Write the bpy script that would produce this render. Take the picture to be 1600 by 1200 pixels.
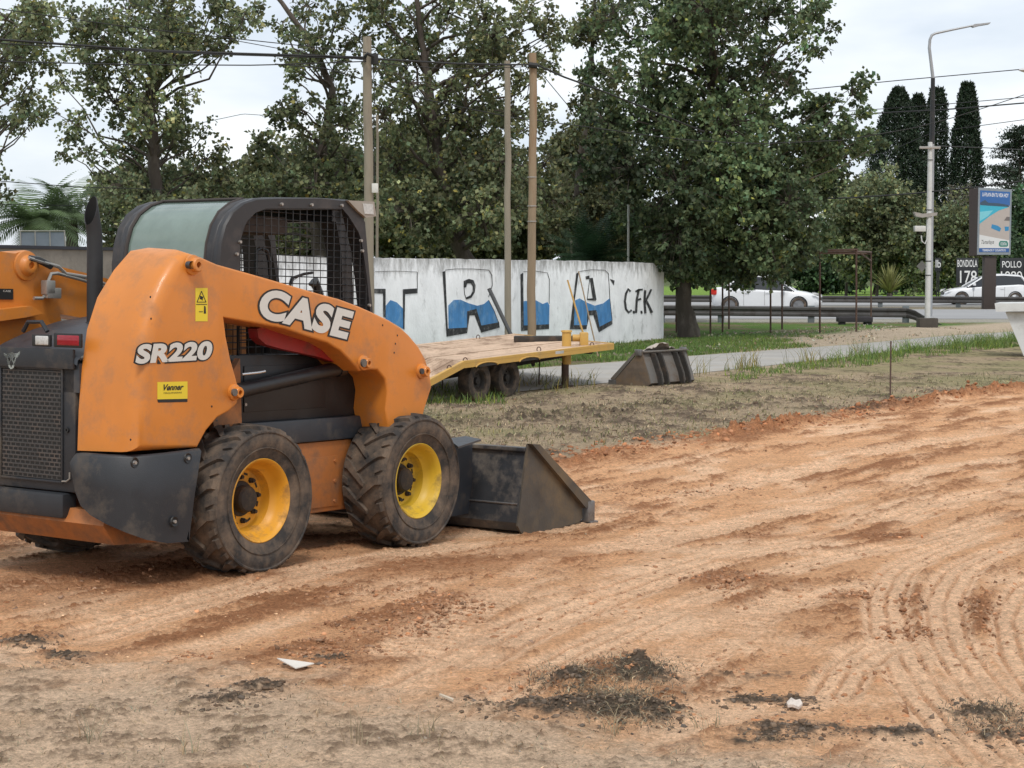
import bpy, bmesh, math, random
import numpy as np
from mathutils import Vector, Matrix
random.seed(7); rng = np.random.default_rng(7)
for o in list(bpy.data.objects): bpy.data.objects.remove(o)
S = bpy.context.scene; C = S.collection
R = math.radians

# ---------------------------------------------------------------- camera, sky, sun, exposure
F = 2700.0; CAMZ = 1.63; PITCH = math.atan(175/F)
cd = bpy.data.cameras.new('camera'); cam = bpy.data.objects.new('camera', cd); C.objects.link(cam)
cam.location = (0, 0, CAMZ); cam.rotation_euler = (math.pi/2-PITCH, 0, 0)
cd.sensor_width = 36; cd.lens = F/1600*36; cd.clip_start = .1; cd.clip_end = 5000
S.camera = cam
S.render.resolution_x = 1024; S.render.resolution_y = 768
S.view_settings.view_transform = 'Standard'; S.view_settings.look = 'None'
S.view_settings.exposure = 0.46; S.view_settings.gamma = 1
SUN_EL, SUN_AZ = R(56), R(178)          # azimuth measured clockwise from +Y
w = bpy.data.worlds.new("World"); S.world = w; w.use_nodes = True
nt = w.node_tree; nt.nodes.clear(); L = nt.links.new
def wn(t, **k):
    n = nt.nodes.new(t)
    for a, b in k.items(): setattr(n, a, b)
    return n
sky = wn('ShaderNodeTexSky', sky_type='NISHITA', sun_disc=False, sun_elevation=SUN_EL, sun_rotation=SUN_AZ)
b1 = wn('ShaderNodeBackground'); b1.inputs[1].default_value = .1; L(sky.outputs[0], b1.inputs[0])
tc = wn('ShaderNodeTexCoord'); mp = wn('ShaderNodeMapping'); mp.inputs['Scale'].default_value = (1, 1, 3.2)
L(tc.outputs['Generated'], mp.inputs[0])
no = wn('ShaderNodeTexNoise'); no.inputs['Scale'].default_value = 4.2; no.inputs['Detail'].default_value = 6; no.inputs['Roughness'].default_value = .5
L(mp.outputs[0], no.inputs['Vector'])
cr = wn('ShaderNodeValToRGB'); cr.color_ramp.elements[0].position = .38; cr.color_ramp.elements[1].position = .62
cr.color_ramp.elements[0].color = (.64, .70, .78, 1); cr.color_ramp.elements[1].color = (.92, .94, .96, 1)
L(no.outputs[0], cr.inputs[0])
b2 = wn('ShaderNodeBackground'); b2.inputs[1].default_value = .90; L(cr.outputs[0], b2.inputs[0])
mx = wn('ShaderNodeMixShader'); mx.inputs[0].default_value = .86
L(b1.outputs[0], mx.inputs[1]); L(b2.outputs[0], mx.inputs[2])
wo = wn('ShaderNodeOutputWorld'); L(mx.outputs[0], wo.inputs[0])
sd = bpy.data.lights.new('sun', 'SUN'); sd.energy = 1.45; sd.angle = R(14); sd.color = (1, .96, .9)
sun = bpy.data.objects.new('sun', sd); C.objects.link(sun)
sdir = Vector((math.sin(SUN_AZ)*math.cos(SUN_EL), math.cos(SUN_AZ)*math.cos(SUN_EL), math.sin(SUN_EL)))
sun.rotation_euler = sdir.to_track_quat('Z', 'Y').to_euler(); sun.location = (0, 0, 30)

# ---------------------------------------------------------------- pixel (of a 1600x1200 frame) to place
FW = np.array([0, math.cos(PITCH), -math.sin(PITCH)]); UP = np.array([0, math.sin(PITCH), math.cos(PITCH)])
CP = np.array([0, 0, CAMZ])
def ray(px, py): return FW*F+np.array([1., 0, 0])*(px-800)+UP*(600-py)
def at(px, py, D):
    d = ray(px, py); return CP+d*(D/d[1])
def G(px, py, z=0.):
    d = ray(px, py); return CP+d*((z-CAMZ)/d[2])

# ---------------------------------------------------------------- materials
def mat(name, col, rough=.6, metal=0, var=.12, vscale=8, bump=0, bscale=60, dirt=None, dscale=3, dlo=.5, dhi=.7, coat=0, spec=.5, stretch=None, trans=0, attr=None, damt=1.0):
    m = bpy.data.materials.new(name); m.use_nodes = True; n = m.node_tree; lk = n.links.new
    p = n.nodes['Principled BSDF']
    p.inputs['Roughness'].default_value = rough; p.inputs['Metallic'].default_value = metal
    p.inputs['Specular IOR Level'].default_value = spec; p.inputs['Coat Weight'].default_value = coat
    t = n.nodes.new('ShaderNodeTexCoord'); vec = t.outputs['Object']
    if stretch:
        q = n.nodes.new('ShaderNodeMapping'); q.inputs['Scale'].default_value = stretch; lk(vec, q.inputs[0]); vec = q.outputs[0]
    n1 = n.nodes.new('ShaderNodeTexNoise'); n1.inputs['Scale'].default_value = vscale; n1.inputs['Detail'].default_value = 6
    n1.inputs['Roughness'].default_value = .6; lk(vec, n1.inputs['Vector'])
    mr = n.nodes.new('ShaderNodeMapRange'); mr.inputs['From Min'].default_value = .25; mr.inputs['From Max'].default_value = .75
    mr.inputs['To Min'].default_value = 1-var; mr.inputs['To Max'].default_value = 1+var; lk(n1.outputs[0], mr.inputs[0])
    mul = n.nodes.new('ShaderNodeVectorMath'); mul.operation = 'SCALE'; mul.inputs[0].default_value = col[:3]
    if attr:
        a = n.nodes.new('ShaderNodeAttribute'); a.attribute_name = attr; lk(a.outputs['Color'], mul.inputs[0])
    lk(mr.outputs[0], mul.inputs['Scale']); out = mul.outputs[0]
    if dirt:
        n2 = n.nodes.new('ShaderNodeTexNoise'); n2.inputs['Scale'].default_value = dscale; n2.inputs['Detail'].default_value = 8
        n2.inputs['Roughness'].default_value = .7; lk(vec, n2.inputs['Vector'])
        r2 = n.nodes.new('ShaderNodeMapRange'); r2.inputs['From Min'].default_value = dlo; r2.inputs['From Max'].default_value = dhi
        r2.inputs['To Max'].default_value = damt
        lk(n2.outputs[0], r2.inputs[0]); mi = n.nodes.new('ShaderNodeMix'); mi.data_type = 'RGBA'
        lk(r2.outputs[0], mi.inputs[0]); lk(out, mi.inputs[6]); mi.inputs[7].default_value = (*dirt, 1); out = mi.outputs[2]
        r3 = n.nodes.new('ShaderNodeMapRange'); r3.inputs['To Min'].default_value = rough; r3.inputs['To Max'].default_value = .9
        lk(r2.outputs[0], r3.inputs[0]); lk(r3.outputs[0], p.inputs['Roughness'])
    lk(out, p.inputs['Base Color'])
    if bump:
        nb = n.nodes.new('ShaderNodeTexNoise'); nb.inputs['Scale'].default_value = bscale; nb.inputs['Detail'].default_value = 5
        lk(vec, nb.inputs['Vector']); bn = n.nodes.new('ShaderNodeBump'); bn.inputs['Strength'].default_value = 1
        bn.inputs['Distance'].default_value = bump; lk(nb.outputs[0], bn.inputs['Height']); lk(bn.outputs[0], p.inputs['Normal'])
    if trans:
        tr = n.nodes.new('ShaderNodeBsdfTranslucent'); lk(out, tr.inputs[0]); ms = n.nodes.new('ShaderNodeMixShader')
        ms.inputs[0].default_value = trans; lk(p.outputs[0], ms.inputs[1]); lk(tr.outputs[0], ms.inputs[2])
        lk(ms.outputs[0], n.nodes['Material Output'].inputs[0])
    m.diffuse_color = (*col[:3], 1)
    return m
DUST = (.24, .16, .10)
mOrange = mat('orange_paint', (.60, .205, .030), .42, var=.09, vscale=2.5, dirt=(.34, .17, .085), dscale=6, dlo=.49, dhi=.76, coat=.1, damt=.85, bump=.0006, bscale=14)
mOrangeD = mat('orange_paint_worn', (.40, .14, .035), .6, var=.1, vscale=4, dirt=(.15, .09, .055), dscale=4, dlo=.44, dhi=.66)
mBlack = mat('black_steel', (.012, .013, .015), .42, var=.2, vscale=6, dirt=(.06, .05, .042), dscale=5, dlo=.5, dhi=.85)
mPlast = mat('black_plastic', (.020, .022, .026), .5, var=.2, vscale=5, dirt=(.12, .095, .07), dscale=3.2, dlo=.50, dhi=.74, bump=.0008, bscale=180)
mSlate = mat('dark_slate_steel', (.03, .035, .043), .45, var=.15, dirt=(.12, .1, .08), dscale=6, dlo=.52, dhi=.8)
mFrame = mat('rops_grey', (.022, .022, .024), .45, var=.12, dirt=(.09, .08, .075), dscale=6, dlo=.5, dhi=.8)
mTyre = mat('tyre_rubber', (.030, .027, .025), .85, var=.25, vscale=12, dirt=(.165, .118, .082), dscale=7, dlo=.40, dhi=.68, bump=.0015, bscale=90)
mRimO = mat('rim_yellow_orange', (.70, .33, .025), .45, var=.08, dirt=(.26, .14, .05), dscale=8, dlo=.50, dhi=.72)
mRimY = mat('rim_yellow', (.62, .40, .03), .45, var=.08, dirt=(.22, .15, .05), dscale=8, dlo=.50, dhi=.72)
mHub = mat('hub_grime', (.03, .024, .02), .75, var=.3, dirt=(.10, .07, .04), dscale=14)
mBucket = mat('bucket_steel', (.055, .058, .064), .40, metal=.4, var=.3, vscale=5, dirt=(.24, .20, .16), dscale=4.5, dlo=.47, dhi=.72, bump=.0006)
mBuckSide = mat('bucket_side_worn', (.075, .07, .062), .5, metal=.35, var=.3, vscale=5, dirt=(.19, .14, .085), dscale=3, dlo=.42, dhi=.68, bump=.0008)
mSteelWorn = mat('worn_bare_steel', (.22, .22, .22), .4, metal=.7, var=.2, dirt=(.14, .1, .07), dscale=10)
mChrome = mat('bright_steel', (.6, .6, .6), .25, metal=.9, var=.05)
mRed = mat('red_strut', (.30, .018, .018), .5, var=.1, dirt=(.15, .05, .04), dscale=6)
mRedLens = mat('red_lens', (.28, .01, .02), .12, var=.15, vscale=60)
mClear = mat('clear_lens', (.5, .5, .48), .15, var=.25, vscale=70)
mBeige = mat('beige_plastic', (.30, .27, .23), .5, var=.08, dirt=(.2, .17, .13))
mWhiteVinyl = mat('white_vinyl', (.60, .59, .55), .5, var=.03, vscale=20)
mBlackVinyl = mat('black_vinyl', (.012, .012, .012), .5)
mYelVinyl = mat('yellow_vinyl', (.72, .55, .03), .45, var=.04)
mHose = mat('hose', (.02, .02, .02), .5)
mPipe = mat('pipe_silver', (.38, .36, .33), .4, metal=.6)
mSeat = mat('black_vinyl_seat', (.015, .015, .016), .6)
def glass_mat(name, col, alpha):
    m = bpy.data.materials.new(name); m.use_nodes = True; n = m.node_tree; lk = n.links.new
    p = n.nodes['Principled BSDF']; p.inputs['Base Color'].default_value = (*col, 1); p.inputs['Roughness'].default_value = .12
    p.inputs['Coat Weight'].default_value = .6
    tr = n.nodes.new('ShaderNodeBsdfTransparent'); tr.inputs[0].default_value = (.6, .78, .7, 1)
    t = n.nodes.new('ShaderNodeTexCoord'); q = n.nodes.new('ShaderNodeTexNoise'); q.inputs['Scale'].default_value = 3.5; q.inputs['Detail'].default_value = 9
    q.inputs['Roughness'].default_value = .7
    lk(t.outputs['Object'], q.inputs[0]); r = n.nodes.new('ShaderNodeMapRange'); r.inputs['From Min'].default_value = .3; r.inputs['From Max'].default_value = .75
    r.inputs['To Min'].default_value = max(0, alpha-.12); r.inputs['To Max'].default_value = min(1, alpha+.12); lk(q.outputs[0], r.inputs[0])
    ms = n.nodes.new('ShaderNodeMixShader'); lk(r.outputs[0], ms.inputs[0]); lk(tr.outputs[0], ms.inputs[1]); lk(p.outputs[0], ms.inputs[2])
    lk(ms.outputs[0], n.nodes['Material Output'].inputs[0]); return m
mGlassCab = glass_mat('dusty_green_glass', (.25, .33, .29), .72)
def grille_mat():
    m = mat('perforated_grille', (.05, .047, .045), .5, var=.2, dirt=(.12, .09, .07), dscale=7); n = m.node_tree; lk = n.links.new
    p = n.nodes['Principled BSDF']; src = p.inputs['Base Color'].links[0].from_socket
    t = n.nodes.new('ShaderNodeTexCoord'); sx = n.nodes.new('ShaderNodeSeparateXYZ'); lk(t.outputs['Object'], sx.inputs[0])
    cx = n.nodes.new('ShaderNodeCombineXYZ'); lk(sx.outputs[1], cx.inputs[0]); lk(sx.outputs[2], cx.inputs[1])
    b = n.nodes.new('ShaderNodeTexBrick'); lk(cx.outputs[0], b.inputs['Vector']); b.inputs['Scale'].default_value = 1
    b.inputs['Brick Width'].default_value = .038; b.inputs['Row Height'].default_value = .0225; b.inputs['Mortar Size'].default_value = .0048
    b.inputs['Mortar Smooth'].default_value = .3; b.inputs['Color1'].default_value = (0, 0, 0, 1); b.inputs['Color2'].default_value = (0, 0, 0, 1); b.inputs['Mortar'].default_value = (1, 1, 1, 1)
    mi = n.nodes.new('ShaderNodeMix'); mi.data_type = 'RGBA'; lk(b.outputs['Color'], mi.inputs[0]); mi.inputs[6].default_value = (.004, .004, .004, 1)
    lk(src, mi.inputs[7]); lk(mi.outputs[2], p.inputs['Base Color'])
    bn = n.nodes.new('ShaderNodeBump'); bn.inputs['Distance'].default_value = .006; lk(b.outputs['Color'], bn.inputs['Height']); lk(bn.outputs[0], p.inputs['Normal'])
    return m
mGrille = grille_mat()

# ---------------------------------------------------------------- mesh helpers
class MB:
    def __init__(s): s.v = []; s.f = []
    def add(s, vs, fs):
        o = len(s.v); s.v += [tuple(map(float, v)) for v in vs]; s.f += [tuple(i+o for i in f) for f in fs]; return s
    def box(s, a, b, M=None):
        x0, y0, z0 = a; x1, y1, z1 = b
        vs = [(x0, y0, z0), (x1, y0, z0), (x1, y1, z0), (x0, y1, z0), (x0, y0, z1), (x1, y0, z1), (x1, y1, z1), (x0, y1, z1)]
        if M is not None: vs = [M @ Vector(v) for v in vs]
        return s.add(vs, [(0, 3, 2, 1), (4, 5, 6, 7), (0, 1, 5, 4), (1, 2, 6, 5), (2, 3, 7, 6), (3, 0, 4, 7)])
    def bbox(s, a, b, r=.01, M=None):      # bevelled box
        bm = bmesh.new(); bmesh.ops.create_cube(bm, size=1)
        for v in bm.verts: v.co = Vector([(a[i]+b[i])/2+v.co[i]*(b[i]-a[i]) for i in range(3)])
        bmesh.ops.bevel(bm, geom=bm.edges[:], offset=r, segments=2, affect='EDGES', profile=.6)
        bm.verts.index_update(); vs = [(M @ v.co if M is not None else v.co.copy()) for v in bm.verts]
        s.add(vs, [[v.index for v in f.verts] for f in bm.faces]); bm.free(); return s
    def tube(s, pts, r, n=8, cap=True):
        pts = [Vector(p) for p in pts]; m = len(pts); rr = [float(q) for q in r] if isinstance(r, (list, tuple)) else [float(r)]*m
        vs = []; T = None; nprev = None
        for i, p in enumerate(pts):
            t = (pts[min(i+1, m-1)]-pts[max(i-1, 0)]).normalized()
            if nprev is None:
                a = Vector((0, 0, 1)) if abs(t.z) < .9 else Vector((1, 0, 0)); nv = t.cross(a).normalized()
            else:
                nv = (nprev-t*nprev.dot(t)).normalized()
            nprev = nv; bv = t.cross(nv)
            for k in range(n):
                c = 2*math.pi*k/n; vs.append(p+rr[i]*(math.cos(c)*nv+math.sin(c)*bv))
        fs = [(i*n+k, i*n+(k+1) % n, (i+1)*n+(k+1) % n, (i+1)*n+k) for i in range(m-1) for k in range(n)]
        if cap: fs += [tuple(range(n))[::-1], tuple((m-1)*n+k for k in range(n))]
        return s.add(vs, fs)
    def lathe(s, prof, n=48, O=(0, 0, 0), ax='y', close=False):   # prof: (radius, axial)
        vs = []
        for (r, a) in prof:
            for k in range(n):
                c = 2*math.pi*k/n; x, z = r*math.cos(c), r*math.sin(c)
                vs.append((O[0]+x, O[1]+a, O[2]+z) if ax == 'y' else ((O[0]+x, O[1]+z, O[2]+a) if ax == 'z' else (O[0]+a, O[1]+x, O[2]+z)))
        fs = [(i*n+k, i*n+(k+1) % n, (i+1)*n+(k+1) % n, (i+1)*n+k) for i in range(len(prof)-1) for k in range(n)]
        if prof[0][0] > 0 and not close: pass
        return s.add(vs, fs)
    def disc(s, O, r, a, n=24, ax='y'):
        vs = []
        for k in range(n):
            c = 2*math.pi*k/n; x, z = r*math.cos(c), r*math.sin(c)
            vs.append((O[0]+x, O[1]+a, O[2]+z) if ax == 'y' else ((O[0]+x, O[1]+z, O[2]+a) if ax == 'z' else (O[0]+a, O[1]+x, O[2]+z)))
        return s.add(vs, [tuple(range(n))])
    def prism(s, pts, d):                    # polygon (3D pts) extruded by vector d
        n = len(pts); d = Vector(d); a = [Vector(p) for p in pts]; b = [p+d for p in a]
        return s.add(a+b, [tuple(range(n))[::-1], tuple(range(n, 2*n))]+[(i, (i+1) % n, n+(i+1) % n, n+i) for i in range(n)])
    def build(s, name, m, parent=None, smooth=40, recalc=True, fix=True):
        me = bpy.data.meshes.new(name); me.from_pydata(s.v, [], s.f); me.update()
        if recalc:
            bm = bmesh.new(); bm.from_mesh(me); bmesh.ops.recalc_face_normals(bm, faces=bm.faces[:]); bm.to_mesh(me); bm.free()
        if smooth:
            me.polygons.foreach_set('use_smooth', [True]*len(me.polygons)); me.set_sharp_from_angle(angle=R(smooth))
        me.materials.append(m); o = bpy.data.objects.new(name, me); C.objects.link(o)
        if parent is not None: o.parent = parent
        return o
def pieces(mb, name, m, parent=None, smooth=40):
    par = list(range(len(mb.v)))
    def find(a):
        while par[a] != a: par[a] = par[par[a]]; a = par[a]
        return a
    for f in mb.f:
        for q in f[1:]: par[find(q)] = find(f[0])
    gr = {}
    for f in mb.f: gr.setdefault(find(f[0]), []).append(f)
    out = []
    for fs in gr.values():
        ids = sorted({i for f in fs for i in f}); mp_ = {a: b for b, a in enumerate(ids)}; q = MB(); q.v = [mb.v[i] for i in ids]; q.f = [tuple(mp_[i] for i in f) for f in fs]; out.append(q.build(name, m, parent, smooth=smooth))
    return out
def tag(o, label=None, cat=None, group=None, kind=None):
    if label: o['label'] = label
    if cat: o['category'] = cat
    if group: o['group'] = group
    if kind: o['kind'] = kind
    return o
def empty(name, loc=(0, 0, 0), rz=0):
    o = bpy.data.objects.new(name, None); C.objects.link(o); o.location = loc; o.rotation_euler = (0, 0, rz); o.empty_display_size = .2
    return o
def copy_tree(o, parent=None):
    c = o.copy(); C.objects.link(c)
    if parent is not None: c.parent = parent
    for ch in list(o.children): copy_tree(ch, c)
    return c
def npmesh(name, V, Fq, m, parent=None, attrs=None, smooth=False, k=4):
    me = bpy.data.meshes.new(name); V = np.asarray(V, np.float32); Fq = np.asarray(Fq, np.int32)
    me.vertices.add(len(V)); me.vertices.foreach_set('co', V.ravel())
    me.loops.add(Fq.size); me.loops.foreach_set('vertex_index', Fq.ravel())
    me.polygons.add(len(Fq)); me.polygons.foreach_set('loop_start', np.arange(0, Fq.size, k, dtype=np.int32))
    me.update(calc_edges=True)
    if smooth: me.polygons.foreach_set('use_smooth', np.ones(len(Fq), bool))
    if attrs:
        for a, c in attrs.items():
            at_ = me.attributes.new(a, 'FLOAT_COLOR', 'POINT'); at_.data.foreach_set('color', np.asarray(c, np.float32).ravel())
    me.materials.append(m); o = bpy.data.objects.new(name, me); C.objects.link(o)
    if parent is not None: o.parent = parent
    return o
def smoothstep(a, b, x):
    t = np.clip((x-a)/(b-a), 0, 1); return t*t*(3-2*t)
def _h(ix, iy, s):
    n = (ix.astype(np.int64)*374761393+iy.astype(np.int64)*668265263+s*982451653) & 0xffffffff
    n = ((n ^ (n >> 13))*1274126177) & 0xffffffff; n = n ^ (n >> 16)
    return (n & 0xffff)/65535.0*2*np.pi
def perlin(x, y, s=0):
    ix = np.floor(x); iy = np.floor(y); fx = x-ix; fy = y-iy
    u = fx*fx*fx*(fx*(fx*6-15)+10); v = fy*fy*fy*(fy*(fy*6-15)+10)
    def g(dx, dy):
        a = _h(ix+dx, iy+dy, s); return np.cos(a)*(fx-dx)+np.sin(a)*(fy-dy)
    a = g(0, 0)*(1-u)+g(1, 0)*u; b = g(0, 1)*(1-u)+g(1, 1)*u
    return (a*(1-v)+b*v)*1.5
def fbm(x, y, oct=4, s=0, g=.5):
    t = 0; a = 1; n = 0
    for i in range(oct):
        t = t+a*perlin(x*2**i+i*17.3, y*2**i-i*9.1, s+i*7); n += a; a *= g
    return t/n

# ================================================================ GROUND
HDX, HDY = .5634, .8261                      # the direction the work traffic runs
def line(pxs):
    p = np.array([G(*q)[:2] for q in pxs]); i = np.argsort(p[:, 0]); return p[i, 0], p[i, 1]
def ext(l, X, s0, s1):
    x, y = l; r = np.interp(X, x, y); return np.where(X < x[0], y[0]+(X-x[0])*s0, np.where(X > x[-1], y[-1]+(X-x[-1])*s1, r))
BERM = line([(640, 742), (860, 712), (955, 700), (1100, 684), (1300, 652), (1385, 636), (1496, 617), (1600, 606)])
NEAR = line([(0, 1015), (130, 1035), (330, 1055), (480, 1062), (640, 1085), (830, 1125), (1000, 1150), (1200, 1160), (1400, 1190), (1600, 1215)])
ROADN = line([(560, 641), (700, 623), (880, 606), (1100, 583), (1300, 561), (1464, 541), (1600, 528)])
ROADF = line([(560, 607), (820, 578), (1100, 556), (1322, 540), (1464, 527), (1600, 518)])
def blob(X, Y, px, py, rx, ry, rot=0):        # rx, ry in metres
    c = G(px, py); dx = X-c[0]; dy = Y-c[1]; cs, sn = math.cos(rot), math.sin(rot)
    return np.exp(-(((dx*cs+dy*sn)/rx)**2+((-dx*sn+dy*cs)/ry)**2))
TRACKS = [  # (pixel path, half width m, kind)
    ([(1560, 822), (1470, 852), (1405, 888), (1382, 935), (1390, 990), (1425, 1060), (1480, 1130), (1560, 1210)], .125, 0),
    ([(1700, 830), (1575, 852), (1500, 890), (1472, 940), (1482, 1000), (1525, 1065), (1600, 1140), (1700, 1230)], .125, 0),
    ([(1780, 850), (1680, 880), (1605, 920), (1582, 965), (1598, 1030), (1660, 1110)], .125, 0),
    ([(1440, 990), (1372, 1010), (1325, 1045), (1290, 1110)], .12, 0),
    ([(560, 1130), (800, 990), (960, 925), (1150, 860), (1400, 800), (1700, 740)], .20, 0),
    ([(640, 1180), (900, 1020), (1080, 940), (1300, 868), (1600, 800)], .13, 0),
    ([(80, 1010), (225, 965), (380, 922), (500, 890), (640, 858), (760, 832)], .18, 0),
    ([(600, 1040), (690, 985), (780, 925), (900, 862), (1080, 800)], .16, 1),
    ([(820, 820), (1000, 770), (1200, 735), (1450, 690), (1700, 650)], .2, 1),
    ([(960, 860), (1150, 800), (1300, 765), (1600, 712)], .18, 1),
    ([(1000, 1090), (1100, 1010), (1200, 950), (1330, 900)], .16, 1),
]
def ground_z_col(X, Y):
    U = X*HDX+Y*HDY; Vv = -X*HDY+Y*HDX        # along / across the traffic
    yb = ext(BERM, X, .75, 1.3); yn = ext(NEAR, X, .1, -.1); rn = ext(ROADN, X, 1.2, 1.4); rf = ext(ROADF, X, 1.2, 1.5)
    wob = fbm(X*1.3, Y*1.3, 4, 3)*.9
    yb2 = yb+fbm(X*.9, Y*.3, 3, 5)*.6+fbm(X*4, Y*4, 3, 6)*.35; yn2 = yn+wob*.45+fbm(X*6, Y*6, 3, 9)*.15
    yn2 = yn2+.25*fbm(X*2.5, Y*4, 4, 8)+.45*fbm(X*1.1, Y*1.6, 3, 18); work = smoothstep(-.60, .42, Y-yn2+.25*fbm(X*9, Y*9, 3, 10))*smoothstep(.15, -.15, Y-yb2)      # orange work area
    grey = 1-work/np.maximum(smoothstep(.15, -.15, Y-yb2), 1e-3); grey = np.where(Y > yb2-.4, 0, grey)
    strip = smoothstep(-.15, .15, Y-yb2)                                  # dry grass strip and beyond
    # ---- colour of the work area
    st = fbm(U*.55, Vv*2.6, 5, 11, .55); st2 = fbm(U*1.6, Vv*7, 4, 12, .6); fine = fbm(X*14, Y*14, 4, 13, .65)
    far = smoothstep(9, 16, Y)
    cr_ = fbm(X*26, Y*22, 3, 15, .6); mid_ = fbm(U*1.1+5, Vv*3.6, 4, 14, .6); loose = smoothstep(-.06, .44, .9*st+.5*st2+.55*mid_+.5*fine+.35*cr_+.12*far-.06)
    for (px, py, rx, ry, ro, a) in [(690, 950, .55, .22, .9, 1.2), (520, 1010, .65, .12, .5, .9), (1135, 905, .35, .2, .3, 1.3), (1430, 935, .09, .45, 0, 1.7), (1532, 950, .09, .55, 0, 1.7),
                                    (1420, 990, .2, .1, 0, 1.3), (1330, 932, .22, .08, .2, 1), (900, 985, .3, .3, .8, .5), (1180, 960, .5, .3, .6, .5), (600, 1030, .4, .12, .3, 1),
                                    (250, 900, 1.6, .35, .3, .9), (60, 940, .8, .3, .3, .5), (1180, 823, .25, .15, .2, 1.0), (1385, 828, .4, .12, .1, 1.0), (750, 870, 1., .4, .8, .7)]:
        loose = np.clip(loose+a*blob(X, Y, px, py, rx, ry, ro)*(.55+.9*fine+.3), 0, 1)
    for (px, py, rx, ry, ro, a) in [(1230, 712, .7, .35, .7, .9), (1270, 772, .35, .2, .7, 1), (930, 960, .5, .5, 0, .5), (1350, 880, .3, .4, 0, .7), (1050, 1010, .4, .4, 0, .5), (1520, 1130, .6, .6, 0, .6), (1520, 680, 1, .5, .7, .5)]:
        loose = np.clip(loose-a*blob(X, Y, px, py, rx, ry, ro), 0, 1)
    tan = np.array([.73, .405, .215]); red = np.array([.36, .165, .078]); pale = np.array([.90, .60, .385])
    col = tan[None]*(1-loose[:, None])+red[None]*loose[:, None]
    pm = smoothstep(-.05, .35, fbm(U*.8+9, Vv*2, 4, 21)+.25*fine)*(1-loose); col = col*(1-.8*pm[:, None])+pale[None]*.8*pm[:, None]
    z = .014*st+loose*(.008+.026*np.abs(fine)+.010*cr_)+.008*st2
    # ---- tyre tracks
    for path, hw, kind in TRACKS:
        P = np.array([G(*q)[:2] for q in path])
        t = np.linspace(0, 1, len(P)); tt = np.linspace(0, 1, 90)       # smooth the path
        Q = np.c_[np.interp(tt, t, P[:, 0]), np.interp(tt, t, P[:, 1])]
        for _ in range(12): Q[1:-1] = .25*Q[:-2]+.5*Q[1:-1]+.25*Q[2:]
        lo = Q.min(0)-.5; hi = Q.max(0)+.5
        idx = np.nonzero((X > lo[0]) & (X < hi[0]) & (Y > lo[1]) & (Y < hi[1]))[0]
        if len(idx) == 0: continue
        xx, yy = X[idx], Y[idx]; best = np.full(len(idx), 9.); sd = np.zeros(len(idx)); sl = np.zeros(len(idx)); acc = 0
        for a, b in zip(Q[:-1], Q[1:]):
            e = b-a; Ln = np.hypot(*e)+1e-9; e = e/Ln; dx = xx-a[0]; dy = yy-a[1]
            s = np.clip(dx*e[0]+dy*e[1], 0, Ln); ox = dx-s*e[0]; oy = dy-s*e[1]; d = np.hypot(ox, oy)
            m = d < best; best = np.where(m, d, best); sd = np.where(m, np.sign(e[0]*oy-e[1]*ox)*d, sd); sl = np.where(m, acc+s, sl); acc += Ln
        bw_ = best*(1+.22*fbm(xx*6, yy*6, 3, 33)); wgt = smoothstep(hw*1.12, hw*.80, bw_)*smoothstep(0, .3, sl)*smoothstep(0, .3, acc-sl)*smoothstep(-.25, .22, fbm(xx*1.5, yy*1.5, 4, 31)+(.75 if kind == 0 and path[0][0] > 1400 else .16))
        wgt = wgt*np.where(work[idx] > .3, 1, .3)
        if kind == 0:
            gr = .5+.5*np.cos(sd/hw*math.pi*3.1+1.1*fbm(xx*4, yy*4, 3, 5)); groove = smoothstep(.72, .98, gr)*(.45+.55*smoothstep(-.3, .2, fbm(xx*3, yy*3, 3, 7)))
            chev = .5+.5*np.sin(sl*math.pi*2/.045+np.abs(sd)*60); h = -.010-.010*groove+.0035*chev+.008*fine[idx]
        else:
            chev = .5+.5*np.sin(sl*math.pi*2/.075+np.abs(sd)*18); groove = smoothstep(.55, .95, chev)*.8; h = -.005-.013*groove+.010*fine[idx]
        z[idx] = z[idx]*(1-.8*wgt)+h*wgt
        rim = np.exp(-((best-hw*1.05)/.03)**2)*smoothstep(0, .3, sl)*smoothstep(0, .3, acc-sl)*(wgt > -1)*.5; z[idx] += .01*rim
        tc_ = tan*.2+pale*.82; g_ = (groove*(.55 if kind == 0 else .55)*(1+.6*fine[idx]))[:, None].clip(0, 1)
        cc = tc_[None]*(1+.25*fine[idx])[:, None]*(1-g_)+red[None]*1.35*g_  # groove shade is put into the colour, mixed toward the red soil
        wc = (wgt*.85)[:, None]; col[idx] = col[idx]*(1-wc)+cc*wc
    # ---- berm of red clods
    db = Y-yb2; bh = np.exp(-((db+.12)/.28)**2)*smoothstep(-.4, .3, fbm(X*.7, Y*.2, 2, 41)+.1*(X > 2.5)+.1)
    cl = np.abs(fbm(X*4, Y*3, 5, 42, .65)); z += bh*(.04+.24*cl)*np.where(X > 2.2, 1.15, .7)
    red2 = np.array([.42, .19, .09])*(1+.5*fine[:, None]); k = np.clip(bh*1.3, 0, 1)[:, None]; col = col*(1-k)+red2*k
    dk = (smoothstep(.25, .6, bh)*np.clip(blob(X, Y, 1330, 645, 1.1, 1.0)+.8*blob(X, Y, 1000, 690, .6, .6), 0, 1))[:, None]; col = col*(1-.8*dk)+np.array([.07, .055, .045])[None]*.8*dk
    # ---- grey topsoil in the foreground
    gn = fbm(X*3, Y*3, 5, 51, .6); gf = fbm(X*16, Y*12, 4, 52, .65); g3 = fbm(X*34, Y*24, 3, 54, .6); clod = smoothstep(-.06, .45, gn+.7*gf+.4*g3)
    gcol = np.array([.68, .49, .335])[None]*(1-clod[:, None])+np.array([.29, .20, .13])[None]*clod[:, None]
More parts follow.
